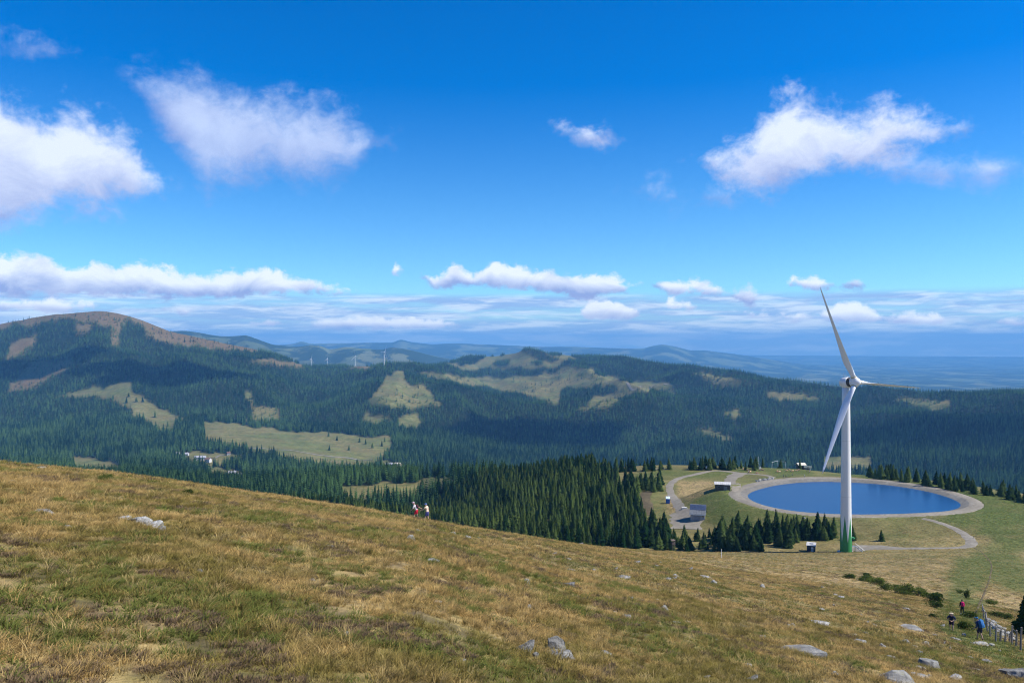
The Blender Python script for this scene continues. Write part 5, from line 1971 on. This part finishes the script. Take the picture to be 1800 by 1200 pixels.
def shrub(px, py, wpx, hpx, label, group=None, yr=(20, 200)):
    r = random.Random(int(px * 31 + py))
    p = at(px, py, *yr)
    w, h = wpx * p.y / F, hpx * p.y / F
    o = empty('shrub', p + Vector((0, w * .3, 0)), r.uniform(0, 6.28), label, 'shrub', group)
    o.location.z = gz(o.location.x, o.location.y) - 0.03
    o.scale = (w * 0.95, w * 0.95, h / 0.85)
    if group:
        o['label'] = ('large ' if w > 2.2 else 'small ') + ('flat ' if h / w < .55 else 'rounded ') + label
    link(bpy.data.objects.new('foliage', SHRUBS[r.randrange(4)]), o)
    link(bpy.data.objects.new('stem', STEM_ME), o)


for a, b, w, h in ((1490, 1017, 26, 14), (1505, 1014, 24, 16), (1520, 1020, 26, 18), (1533, 1024, 26, 14), (1545, 1027, 30, 22), (1558, 1034, 30, 18), (1570, 1036, 24, 14), (1580, 1042, 30, 16), (1594, 1044, 26, 14), (1606, 1046, 30, 20), (1618, 1050, 30, 20), (1630, 1054, 30, 20), (1641, 1060, 30, 22),
                   (1645, 1066, 24, 16), (1648, 1052, 20, 12), (1530, 1014, 18, 10), (1512, 1022, 20, 10)):
    rs_ = random.Random(a * 3 + b)
    kk = rs_.uniform(.55, 1.15)
    shrub(a + rs_.uniform(-6, 6), b + rs_.uniform(-5, 4), w * kk, h * kk * rs_.uniform(.7, 1.1), 'dark green shrub in the straggling band across the dry slope', 'band of shrubs across the slope', (60, 260))
shrub(1702, 1108, 26, 20, 'rounded dark shrub between the hikers')
shrub(1708, 1086, 28, 14, 'low shrub in front of the pink backpack hiker')
shrub(1700, 1052, 12, 20, 'upright green bush uphill of the pink backpack hiker', None, (60, 200))
shrub(1690, 1043, 12, 8, 'tiny green bush beside the upright bush', None, (60, 200))
shrub(1644, 1086, 16, 10, 'tiny shrub at the elbow of the navy shirted hiker')
for a, b, w, h in ((1755, 1084, 26, 12), (1772, 1088, 26, 12), (1748, 1062, 24, 10)):
    shrub(a, b, w, h, 'low green shrub behind the stone heap', 'shrubs behind the stone heap', (40, 200))
shrub(182, 846, 36, 16, 'leafy green shrub on the skyline of the slope', None, (20, 120))
shrub(325, 868, 26, 12, 'small green shrub just below the skyline', None, (20, 120))
shrub(275, 864, 24, 9, 'low brown green shrub between the two skyline shrubs', None, (20, 120))


# ------------------------------------------------------------------ people and cows: one skin per body, grown from joints
def blob(bm, c, s, rot=None, sub=2):
    M = Matrix.Translation(c) @ (rot.to_matrix().to_4x4() if rot else Matrix()) @ Matrix.Diagonal((*s, 1))
    bmesh.ops.create_icosphere(bm, subdivisions=sub, radius=1.0, matrix=M)


def fuse(name, bm, voxel, m, parent, smooth_it=4, extra=None):
    """join overlapping limbs into one continuous surface"""
    me = bpy.data.meshes.new('t')
    bmesh.ops.recalc_face_normals(bm, faces=bm.faces)
    bm.to_mesh(me)
    bm.free()
    t = bpy.data.objects.new('t', me)
    link(t)
    md = t.modifiers.new('r', 'REMESH')
    md.mode = 'VOXEL'
    md.voxel_size = voxel
    sm = t.modifiers.new('s', 'SMOOTH')
    sm.factor = 0.5
    sm.iterations = smooth_it
    dg = bpy.context.evaluated_depsgraph_get()
    dg.update()
    me2 = bpy.data.meshes.new_from_object(t.evaluated_get(dg))
    bpy.data.objects.remove(t, do_unlink=True)
    if extra is not None:
        b2 = bmesh.new()
        b2.from_mesh(me2)
        extra(b2)
        b2.to_mesh(me2)
        b2.free()
    me2.name = name
    me2.materials.clear()
    me2.materials.append(m)
    me2.polygons.foreach_set('use_smooth', [True] * len(me2.polygons))
    o = bpy.data.objects.new(name, me2)
    if parent is not None:
        link(o, parent)
    return o


SKIN = mat('skin', (0.52, 0.33, 0.24), 0.6, var=0.06)


def cloth(name, c):
    return mat(name, c, 0.85, var=0.18, scale=14)


def person(loc, rz, label, J, shirt, pants, extras, shirt_sleeve=0.45, pants_to='ankle', bare=False, scale=1.0):
    """J: joints in metres, x right, y forward, z up"""
    o = empty('person', loc, rz, label, 'person')
    o.scale = (scale,) * 3
    g = {k: Vector(v) for k, v in J.items()}
    bm = bmesh.new()
    up = (g['neck'] - g['hip']).normalized()
    mid = g['hip'].lerp(g['neck'], .5)
    right = (g['shR'] - g['shL']).normalized()
    fwd = up.cross(right) * -1
    rot = Matrix((right, up.cross(right).normalized() * 1, up)).transposed().to_euler()
    blob(bm, g['hip'], (.165, .12, .13), rot)
    blob(bm, g['hip'].lerp(g['neck'], .3), (.15, .105, .16), rot)
    blob(bm, g['hip'].lerp(g['neck'], .68), (.175, .115, .18), rot)
    tube(bm, [g['shL'], g['neck'] - up * .06, g['shR']], [.065, .08, .065], 10)
    tube(bm, [g['neck'] - up * .08, g['head'] - up * .05], [.062, .055], 10)
    hd = g['head']
    hf = Vector(J.get('face', (0, 1, 0))).normalized()
    blob(bm, hd, (.077, .095, .115))
    blob(bm, hd - Vector((0, 0, .07)) + hf * .025, (.055, .065, .06))
    blob(bm, hd + hf * .098 - Vector((0, 0, .02)), (.018, .026, .024))
    for s in 'LR':
        tube(bm, [g['sh' + s], g['el' + s]], [.055, .043], 10)
        tube(bm, [g['el' + s], g['ha' + s]], [.043, .028], 10)
        blob(bm, g['ha' + s] + (g['ha' + s] - g['el' + s]).normalized() * .045, (.036, .036, .042))
        tube(bm, [g['hp' + s], g['kn' + s]], [.088, .058], 10)
        tube(bm, [g['kn' + s], g['kn' + s].lerp(g['an' + s], .3), g['an' + s]], [.056, .06, .036], 10)
        blob(bm, g['an' + s] + Vector((0, .06, -.05)), (.045, .125, .045))
        blob(bm, g['kn' + s], (.058, .058, .058))
        blob(bm, g['el' + s], (.043, .043, .043))

    def fingers(b2):
        for s in 'LR':
            d = (g['ha' + s] - g['el' + s]).normalized()
            sd_ = d.orthogonal().normalized()
            n_ = d.cross(sd_)
            base = g['ha' + s] + d * .075
            for k, ln in enumerate((.065, .078, .074, .058)):
                q = base + sd_ * (k - 1.5) * .019
                tube(b2, [q - d * .02, q + d * ln * .55 + n_ * .008, q + d * ln * .9 + n_ * .03], [.009, .0085, .007], 6)
            q = g['ha' + s] + d * .03 - sd_ * .035
            tube(b2, [q, q - sd_ * .025 + d * .03, q - sd_ * .028 + d * .06 + n_ * .01], [.011, .010, .008], 6)
        for sx in (-1, 1):
            c = hd + hf.cross(Vector((0, 0, 1))) * .033 * sx + hf * .083 + Vector((0, 0, .012))
            blob(b2, c, (.012, .012, .010), None, 1)
            blob(b2, hd + hf.cross(Vector((0, 0, 1))) * .08 * sx, (.014, .02, .03), None, 1)
    fuse('body', bm, .017, SKIN, o, 3, fingers)
    if not bare:
        bm = bmesh.new()
        blob(bm, g['hip'] + up * .05, (.178, .135, .13), rot)
        blob(bm, g['hip'].lerp(g['neck'], .3), (.168, .125, .17), rot)
        blob(bm, g['hip'].lerp(g['neck'], .68), (.192, .135, .185), rot)
        tube(bm, [g['shL'], g['neck'] - up * .07, g['shR']], [.078, .09, .078], 10)
        for s in 'LR':
            e = g['sh' + s].lerp(g['el' + s], min(shirt_sleeve * 2, 1))
            pts = [g['sh' + s], e]
            rr = [.073, .064]
            if shirt_sleeve > 0.5:
                pts.append(g['el' + s].lerp(g['ha' + s], (shirt_sleeve - .5) * 1.9))
                rr = [.073, .06, .046]
            tube(bm, pts, rr, 10)
        fuse('shirt', bm, .02, shirt, o, 3)
    bm = bmesh.new()
    blob(bm, g['hip'], (.182, .138, .135), rot)
    for s in 'LR':
        if pants_to == 'ankle':
            tube(bm, [g['hp' + s], g['kn' + s], g['an' + s] + Vector((0, 0, .05))], [.105, .078, .062], 10)
            blob(bm, g['kn' + s], (.078, .078, .078))
        else:
            tube(bm, [g['hp' + s], g['hp' + s].lerp(g['kn' + s], .8)], [.11, .092], 10)
    fuse('trousers' if pants_to == 'ankle' else 'shorts', bm, .02, pants, o, 3)
    for s in 'LR':
        bm = bmesh.new()
        blob(bm, g['an' + s] + Vector((0, .07, -.045)), (.054, .145, .052))
        tube(bm, [g['an' + s] + Vector((0, 0, .04)), g['an' + s] + Vector((0, 0, -.03))], [.048, .05], 10)
        fuse('shoe', bm, .018, extras.get('shoe', cloth('dark_shoes', (.05, .045, .04))), o, 2)
    if 'cap' in extras:
        bm = bmesh.new()
        blob(bm, hd + Vector((0, 0, .045)), (.088, .105, .085))
        if extras.get('brim'):
            lathe(bm, [(.17, .055), (.175, .065), (.09, .085), (.02, .09)], 18, Matrix.Translation(hd))
        else:
            blob(bm, hd + hf * .13 + Vector((0, 0, .045)), (.07, .08, .015), Euler((0, 0, math.atan2(-hf.x, hf.y))))
        fuse('cap', bm, .014, extras['cap'], o, 1)
    if 'hair' in extras:
        bm = bmesh.new()
        blob(bm, hd + Vector((0, 0, .025)) - hf * .02, (.086, .1, .105))
        blob(bm, hd - hf * .07 - Vector((0, 0, .06)), (.05, .045, .09))
        fuse('hair', bm, .014, extras['hair'], o, 1)
    if 'pack' in extras:
        bk = -fwd if fwd.dot(hf) > 0 else fwd
        c = g['hip'].lerp(g['neck'], .62) + bk * .2
        bm = bmesh.new()
        ps = extras.get('pack_size', (.17, .12, .27))
        blob(bm, c, ps, rot)
        blob(bm, c - up * .12 + bk * .03, (ps[0] * .95, ps[1] * .95, ps[2] * .6), rot)
        box(bm, c - up * .03, (ps[0] * 1.7, ps[1] * 1.5, ps[2] * 1.5), rot=rot)
        pk = fuse('backpack', bm, .025, extras['pack'], o, 4)
        bm = bmesh.new()
        for s in 'LR':
            a = g['sh' + s].lerp(g['neck'], .35)
            tube(bm, [a + bk * .12 - up * .02, a + up * .085, a - bk * .13 - up * .1, a - bk * .12 - up * .28], .018, 6)
        bm_obj('strap', bm, extras.get('strap', cloth('black_strap', (.02, .02, .025))), pk)
    if 'poles' in extras:
        for s in extras['poles']:
            bm = bmesh.new()
            h_ = g['ha' + s]
            tube(bm, [h_ + Vector((0, 0, .08)), h_ + Vector((.03, .18, -h_.z + .02))], .012, 6)
            bm_obj('walking_pole', bm, STEEL, o)
    return o


def stand(stride=.16, lean=0.0, bend=0.0, **kw):
    """joint table of a walking figure; kw overrides joints"""
    ly = math.sin(lean)
    J = dict(hip=(0, 0, .94), neck=(0, .54 * ly, .94 + .54 * math.cos(lean)), hpL=(-.095, 0, .90), hpR=(.095, 0, .90),
             knL=(-.1, stride * .75 + bend, .50), knR=(.1, -stride * .1 + bend * .4, .49), anL=(-.1, stride, .09), anR=(.1, -stride * 1.1, .11))
    n = Vector(J['neck'])
    J['head'] = tuple(n + Vector((0, .05 + ly * .12, .16)))
    J['shL'] = tuple(n + Vector((-.19, 0, -.07)))
    J['shR'] = tuple(n + Vector((.19, 0, -.07)))
    J['elL'] = (-.25, n.y - .08, n.z - .36)
    J['elR'] = (.25, n.y - .02, n.z - .36)
    J['haL'] = (-.25, n.y + .12, n.z - .57)
    J['haR'] = (.25, n.y + .16, n.z - .57)
    J.update(kw)
    return J


NAVY = cloth('navy_cloth', (.012, .022, .085))
# couple walking hand in hand on the crest, towards the left
pa, pb = at(733, 915, 60, 78), at(751, 915, 60, 78)
for q_, dx in ((pa, 0), (pb, 0)):
    q_.y = 76.0
pa.x, pb.x = (732.5 - CX) / F * 76, (751 - CX) / F * 76
pa.z, pb.z = gz(pa.x, pa.y) - 0.02, gz(pb.x, pb.y) - 0.02
person(pa, math.radians(78), 'person in red shorts leaning forward, held by the hand on the crest', stand(.2, .42, .06, haR=(.46, -.28, 1.02), elR=(.34, -.06, 1.16), elL=(-.27, .28, 1.12), haL=(-.2, .46, .98)),
       cloth('white_top', (.68, .62, .62)), cloth('red_cloth', (.62, .02, .045)), dict(cap=cloth('pink_cap', (.66, .48, .56)), pack=cloth('dark_red_pack', (.08, .02, .035)), pack_size=(.12, .08, .2), shoe=cloth('dark_shoes', (.05, .045, .04))), .45, 'knee')
person(pb, math.radians(62), 'person in cream top and blue cap reaching a hand to the one in red', stand(.16, .18, .03, haL=(-.33, .50, 1.10), elL=(-.3, .22, 1.2), elR=(.27, .05, 1.12), haR=(.27, .0, .86)),
       cloth('cream_top', (.66, .52, .38)), cloth('blue_cloth', (.06, .07, .24)), dict(cap=cloth('blue_cap', (.15, .26, .58))), .3, 'knee')
# three hikers near the fence
pc = at(1691.5, 1080, 40, 140)
person(pc, math.radians(-12), 'hiker with bright pink backpack and black trousers on the trodden path', stand(.1, .12, .02), cloth('black_top', (.03, .012, .02)), cloth('black_trousers', (.012, .02, .026)),
       dict(pack=cloth('pink_pack', (.62, .015, .13)), pack_size=(.19, .13, .3), hair=cloth('dark_hair', (.03, .025, .03)), shoe=cloth('white_shoes', (.6, .58, .6)), poles='LR'), .95, 'ankle', scale=1.08)
pd_ = at(1672.5, 1109, 40, 140)
person(pd_, math.radians(150), 'hiker in navy shirt, dark shorts and tan hat bending forward with folded arms', stand(.16, .55, .08, elL=(-.31, .16, 1.06), haL=(-.03, .42, .98), elR=(.31, .16, 1.06), haR=(.06, .45, 1.02)),
       NAVY, cloth('dark_shorts', (.025, .015, .035)), dict(cap=cloth('tan_hat', (.46, .38, .26)), brim=True, pack=cloth('dark_blue_pack', (.02, .03, .07)), pack_size=(.15, .1, .22)), .42, 'knee', scale=1.05)
pf = at(1723, 1124, 40, 140)
person(pf, math.radians(28), 'hiker stooping under a large blue rucksack, bare legs, beside the fence', stand(.14, .32, .05), cloth('blue_jacket', (.018, .05, .13)), cloth('dark_navy_shorts', (.02, .02, .05)),
       dict(pack=cloth('blue_pack', (.025, .13, .34)), pack_size=(.22, .17, .38), cap=cloth('blue_hood', (.03, .17, .36))), .95, 'knee', scale=1.05)


def figure_far(px, py, label, shirtc, rz):
    p = at(px, py, 350, 560)
    person(p, rz, label, stand(.12, .08), cloth('far_shirt_' + str(int(px)), shirtc), cloth('far_trousers', (.03, .035, .06)), dict(hair=cloth('dark_hair', (.03, .025, .03))), .45, 'ankle')


figure_far(1377, 838.5, 'dark clad walker at the end of the boulder row', (.05, .06, .1), 1.0)
figure_far(1381.5, 838.2, 'walker in dark top facing the walker by the boulders', (.03, .03, .05), -2.0)
figure_far(1414, 839.3, 'walker in white and dark clothes on the far reservoir bank', (.6, .6, .62), 1.4)
figure_far(1392.5, 836.5, 'lone grey clad walker between pasture and reservoir road', (.3, .3, .28), -1.0)
figure_far(1418.5, 830, 'dark clad walker standing among the cows', (.03, .05, .06), 0.3)


def cow_mesh(lying, m):
    bm = bmesh.new()
    dz = -.52 if lying else 0
    blob(bm, (0, 0, 1.0 + dz), (.62, .33, .36))
    blob(bm, (.5, 0, 1.02 + dz), (.42, .32, .38))
    blob(bm, (-.55, 0, 1.04 + dz), (.42, .31, .36))
    tube(bm, [(.75, 0, 1.15 + dz), (1.1, 0, (1.28 if lying else .95) + dz)], [.24, .16], 10)
    tube(bm, [(1.05, 0, (1.32 if lying else .95) + dz), (1.42, 0, (1.12 if lying else .55) + dz)], [.15, .09], 10)
    for s in (-1, 1):
        blob(bm, (1.05, s * .2, (1.4 if lying else 1.05) + dz), (.05, .12, .05))
        if lying:
            tube(bm, [(.6, s * .25, .35), (.85, s * .38, .14), (.55, s * .4, .08)], [.13, .09, .06], 8)
            tube(bm, [(-.6, s * .28, .35), (-.25, s * .45, .14), (-.6, s * .48, .08)], [.16, .1, .06], 8)
        else:
            tube(bm, [(.6, s * .18, .9), (.6, s * .18, .45), (.62, s * .18, .04)], [.14, .085, .075], 8)
            tube(bm, [(-.62, s * .18, .95), (-.55, s * .18, .6), (-.72, s * .18, .42), (-.66, s * .18, .04)], [.19, .12, .08, .075], 8)
    blob(bm, (-.35, 0, .72 + dz * .8), (.17, .15, .12))
    tube(bm, [(-.93, 0, 1.2 + dz), (-1.0, 0, .8 + dz), (-1.0, 0, .5 + dz * .6)], [.045, .03, .05], 6)
    return fuse('cow', bm, .06, m, None, 3).data


def hide_mat(name, a, b_):
    def f(N, b):
        tc = N.add('ShaderNodeTexCoord').outputs['Object']
        return N.mix(N.ss(N.noise(tc, 1.7, 2, 0.5), 0.49, 0.53), a, b_)
    return mat(name, rough=0.8, fn=f)


H1 = hide_mat('fawn_hide', (.52, .30, .13), (.62, .5, .36))
H2 = hide_mat('brown_hide', (.33, .13, .055), (.62, .56, .48))
H3 = hide_mat('dark_hide', (.03, .022, .02), (.06, .045, .035))
COWM = {('s', 1): cow_mesh(False, H1), ('l', 2): cow_mesh(True, H2), ('s', 3): cow_mesh(False, H3)}
COWM[('s', 2)] = COWM[('s', 1)].copy()
COWM[('s', 2)].materials[0] = H2
COWM[('l', 1)] = COWM[('l', 2)].copy()
COWM[('l', 1)].materials[0] = H1
CLAB = {('s', 1): 'fawn cow grazing on the green pasture behind the reservoir', ('l', 2): 'reddish brown cow lying on the green pasture', ('s', 3): 'dark cow grazing near the low stone wall', ('s', 2): 'brown and white cow grazing on the green pasture', ('l', 1): 'fawn cow lying on the green pasture'}
for k, (a, b, kd, cl) in enumerate(((1307, 825, 'l', 1), (1314.5, 828, 's', 1), (1316, 831, 's', 2), (1319, 830.5, 's', 1), (1331, 832, 'l', 2), (1335.8, 826.5, 'l', 2), (1341, 826.5, 'l', 2), (1366, 830, 's', 2), (1370, 830.5, 's', 1), (1382.5, 829, 's', 1), (1386, 826.5, 's', 1), (1390, 829, 's', 2),
                                    (1394, 829.5, 's', 1), (1400, 827.5, 'l', 1), (1404.5, 827.5, 's', 1), (1423, 830.5, 's', 2), (1165, 824.5, 's', 3), (1176, 824.8, 's', 3), (1157, 835, 's', 3), (1294, 824.5, 'l', 1))):
    p = at(a, b, 350, 560)
    c = bpy.data.objects.new('cow', COWM[(kd, cl)])
    link(c)
    c.location = p - Vector((0, 0, .03))
    c.rotation_euler = (0, 0, (k * 2.4) % 6.28)
    tag(c, CLAB[(kd, cl)], 'cow', 'herd: ' + CLAB[(kd, cl)].split(' on ')[0].split(' near ')[0])


def low_wall():
    p, q = at(1146, 824.5, 430, 580), at(1181, 824.2, 430, 580)
    o = empty('stone_wall', p, math.atan2(q.y - p.y, q.x - p.x), 'low pale stone wall at the far edge of the pasture', 'wall')
    r = random.Random(3)
    ln = (q - p).length
    for row in range(2):
        x = 0.0
        while x < ln:
            w = r.uniform(.5, 1.1)
            s = bpy.data.objects.new('stone', ROCKS_FLAT[4 + r.randrange(3)])
            link(s, o)
            s.scale = (w * 1.3, .8, .9)
            zz = gz(p.x + (q.x - p.x) * x / ln, p.y + (q.y - p.y) * x / ln) - p.z
            s.location = (x, r.uniform(-.08, .08), zz + .15 + row * .36)
            x += w


low_wall()


# ------------------------------------------------------------------ grass of the foreground slope
def grass_mat(heather=False):
    m = bpy.data.materials.new('heather' if heather else 'dry_grass')
    m.use_nodes = True
    N = NT(m.node_tree)
    N.n.clear()
    pos = N.add('ShaderNodeNewGeometry').outputs['Position']
    rnd = N.add('ShaderNodeObjectInfo').outputs['Random']
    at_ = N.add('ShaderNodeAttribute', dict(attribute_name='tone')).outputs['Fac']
    if heather == 2:
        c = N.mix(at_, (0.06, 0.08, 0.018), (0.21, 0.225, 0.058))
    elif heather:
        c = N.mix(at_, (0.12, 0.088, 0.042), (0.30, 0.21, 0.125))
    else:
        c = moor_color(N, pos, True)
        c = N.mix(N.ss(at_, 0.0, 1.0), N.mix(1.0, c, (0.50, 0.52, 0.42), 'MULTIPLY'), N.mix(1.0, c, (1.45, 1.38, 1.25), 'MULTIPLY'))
        c = N.mix(N.ss(rnd, 0.76, 0.98, 0.0, 0.8), c, (0.56, 0.42, 0.19))
        c = N.mix(N.ss(rnd, 0.30, 0.05, 0.0, 0.7), c, (0.13, 0.095, 0.035))
    d = N.add('ShaderNodeBsdfDiffuse', None, Color=c)
    t = N.add('ShaderNodeBsdfTranslucent', None, Color=c)
    s = N.add('ShaderNodeMixShader', None, i0=0.35, i1=d.outputs[0], i2=t.outputs[0])
    o = N.add('ShaderNodeOutputMaterial')
    N.l.new(s.outputs[0], o.inputs[0])
    return m


GRASS_M, HEATH_M, GREEN_M = grass_mat(), grass_mat(1), grass_mat(2)


def tuft(seed, n, h, spread, wid, curl, m, stiff=False):
    r = random.Random(seed)
    V, Fc, tone = [], [], []
    lx, ly = 0.2, -0.05          # lean with the wind
    for k in range(n):
        a = r.uniform(0, 6.283)
        rad = spread * math.sqrt(r.random())
        bx, by = rad * math.cos(a), rad * math.sin(a)
        hh = h * r.uniform(.45, 1.15)
        da = a + r.uniform(-.8, .8)
        cx, cy = math.cos(da) * curl * r.uniform(.3, 1.2) + lx * .35, math.sin(da) * curl * r.uniform(.3, 1.2) + ly * .35
        sx, sy = -math.sin(da + r.uniform(-.9, .9)), math.cos(da)
        b = len(V)
        tv = r.random()
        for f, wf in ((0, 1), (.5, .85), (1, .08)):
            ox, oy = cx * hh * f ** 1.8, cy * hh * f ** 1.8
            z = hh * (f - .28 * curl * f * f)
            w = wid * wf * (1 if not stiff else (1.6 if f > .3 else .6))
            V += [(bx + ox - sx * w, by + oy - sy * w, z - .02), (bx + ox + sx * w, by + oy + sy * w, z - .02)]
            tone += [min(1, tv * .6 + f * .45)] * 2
        Fc += [(b, b + 1, b + 3, b + 2), (b + 2, b + 3, b + 5, b + 4)]
    o = mesh_obj('tuft_form', V, Fc, m, do_link=False)
    a_ = o.data.attributes.new('tone', 'FLOAT', 'POINT')
    a_.data.foreach_set('value', np.array(tone, np.float32))
    return o


TUFTS = [tuft(1, 60, .15, .15, .0048, 1.0, GRASS_M), tuft(2, 66, .11, .18, .005, 1.25, GRASS_M), tuft(3, 34, .25, .12, .004, .8, GRASS_M), tuft(4, 70, .07, .2, .0055, 1.2, GRASS_M), tuft(6, 40, .13, .12, .0055, 1.1, GREEN_M), tuft(5, 80, .10, .16, .006, .7, HEATH_M, True)]
FTUFTS = [tuft(11, 34, .15, .30, .010, 1.0, GRASS_M), tuft(12, 38, .11, .36, .011, 1.2, GRASS_M), tuft(13, 24, .24, .22, .008, .8, GRASS_M), tuft(15, 34, .12, .30, .011, 1.1, GREEN_M), tuft(14, 36, .11, .32, .013, .6, HEATH_M, True)]


def grass_zone(name, label, y0, y1, per_m2, pxa, pxb, forms, smin, smax, nh, tall=1.0):
    area = 0.5 * (pxb - pxa) / F * (y1 ** 2 - y0 ** 2)
    n = int(area * per_m2)
    Y = np.sqrt(RNG.uniform(y0 ** 2, y1 ** 2, n))
    px = RNG.uniform(pxa, pxb, n)
    X = (px - CX) / F * Y
    z = zat(X, Y)
    he = fbm(X / 1.7, Y / 1.7, 91, 4) + 0.4 * fbm(X / 9, Y / 9, 33, 2)
    bare = fbm(X / 1.1, Y / 1.1, 17, 3)
    k = shown(X, Y, z + .4, .003) & (RNG.random(n) < np.where((bare > .34), .2, 1)) & ~(pond_sd(X, Y) < 12 if y1 > 300 else np.zeros(n, bool))
    for x, y, w in ROADS:
        if y0 - 5 < y < y1 + 5:
            k &= ~((np.abs(X - x) < w) & (np.abs(Y - y) < w))
    X, Y, z, he = X[k], Y[k], z[k], he[k]
    n = len(X)
    gp = fbm(X / 2.6, Y / 2.6, 121, 3) + 0.5 * fbm(X / 14, Y / 14, 55, 2)
    idx = np.where((gp > .12) & (RNG.random(n) < .65), len(forms) - 2, RNG.integers(0, len(forms) - 2, n))
    pxx, pyy = proj(X, Y, z)
    ing = mask_of(GREENS, pxx + 14 * fbm(X / 6, Y / 6, 3, 3), pyy, Y)
    idx = np.where(ing & (RNG.random(n) < .75), len(forms) - 2, idx)
    he = np.where(ing, -1, he)
    isH = (he > .33) & (RNG.random(n) < .6)
    idx = np.where(isH, len(forms) - 1, idx)
    s = RNG.uniform(smin, smax, n) * (0.75 + 0.5 * vnoise(X / 2.3, Y / 2.3, 8))
    scatter(name, forms, np.stack([X, Y, z], 1), np.stack([RNG.uniform(-.2, .2, n), RNG.uniform(-.15, .2, n), RNG.uniform(-2.2, 2.2, n)], 1), np.stack([s, s, s * tall * RNG.uniform(.75, 1.2, n)], 1), idx, label)
    print(name, n)


grass_zone('grass', 'golden and olive dry grass with heather close at hand', 9, 24, 46, -80, 1880, TUFTS, .7, 1.35, 1)
grass_zone('grass', 'golden and olive dry grass tufts on the mid slope', 24, 48, 19, -60, 1860, TUFTS, .95, 1.7, 1)
grass_zone('grass', 'dry grass tufts towards the crest of the slope', 48, 125, 6.0, -40, 1850, FTUFTS, .8, 1.5, 1)
grass_zone('grass', 'sparse dry grass tufts running down to the turbine', 125, 420, 1.0, 880, 1850, FTUFTS, 1.0, 1.9, 1, .8)


# ------------------------------------------------------------------ unseen clouds added above the view to shade mountain and valleys
def shade_cloud(px, py, yr, size, seed, label):
    g = at(px, py, *yr)
    t = (2700 - g.z) / SDIR.z
    c = g + SDIR * t
    r = random.Random(seed)
    bm = bmesh.new()
    for k in range(26):
        a = r.uniform(0, 6.28)
        q = math.sqrt(r.random())
        s = r.uniform(.16, .34) * (1.1 - .5 * q)
        blob(bm, (math.cos(a) * q * size[0] / 2, math.sin(a) * q * size[1] / 2, r.uniform(0, .12) * size[0] * (1 - q)), (s * size[0], s * size[1], s * size[0] * .55))
    o = fuse('shade_cloud', bm, size[0] / 26, CLOUDM, None, 3)
    link(o)
    o.location = c
    tag(o, label, 'shade_cloud')


def cloud_mat():
    m = bpy.data.materials.new('shade_cloud')
    m.use_nodes = True
    N = NT(m.node_tree)
    N.n.clear()
    d = N.add('ShaderNodeBsdfDiffuse', None, Color=(0.85, 0.87, 0.9, 1))
    t = N.add('ShaderNodeBsdfTranslucent', None, Color=(0.85, 0.87, 0.9, 1))
    s = N.add('ShaderNodeMixShader', None, i0=0.5, i1=d.outputs[0], i2=t.outputs[0])
    o = N.add('ShaderNodeOutputMaterial')
    N.l.new(s.outputs[0], o.inputs[0])
    return m


CLOUDM = cloud_mat()
shade_cloud(285, 664, (2300, 3700), (640, 330), 1, 'unseen cumulus added to shade the foot of the forested mountain')
shade_cloud(60, 640, (2600, 4200), (460, 300), 2, 'unseen cumulus added to shade the flank of the forested mountain')
shade_cloud(935, 765, (2200, 3400), (560, 420), 3, 'unseen cumulus added to shade the forested valley under the hill meadows')
shade_cloud(1740, 755, (1900, 3200), (640, 420), 4, 'unseen cumulus added to shade the forest beyond the reservoir')
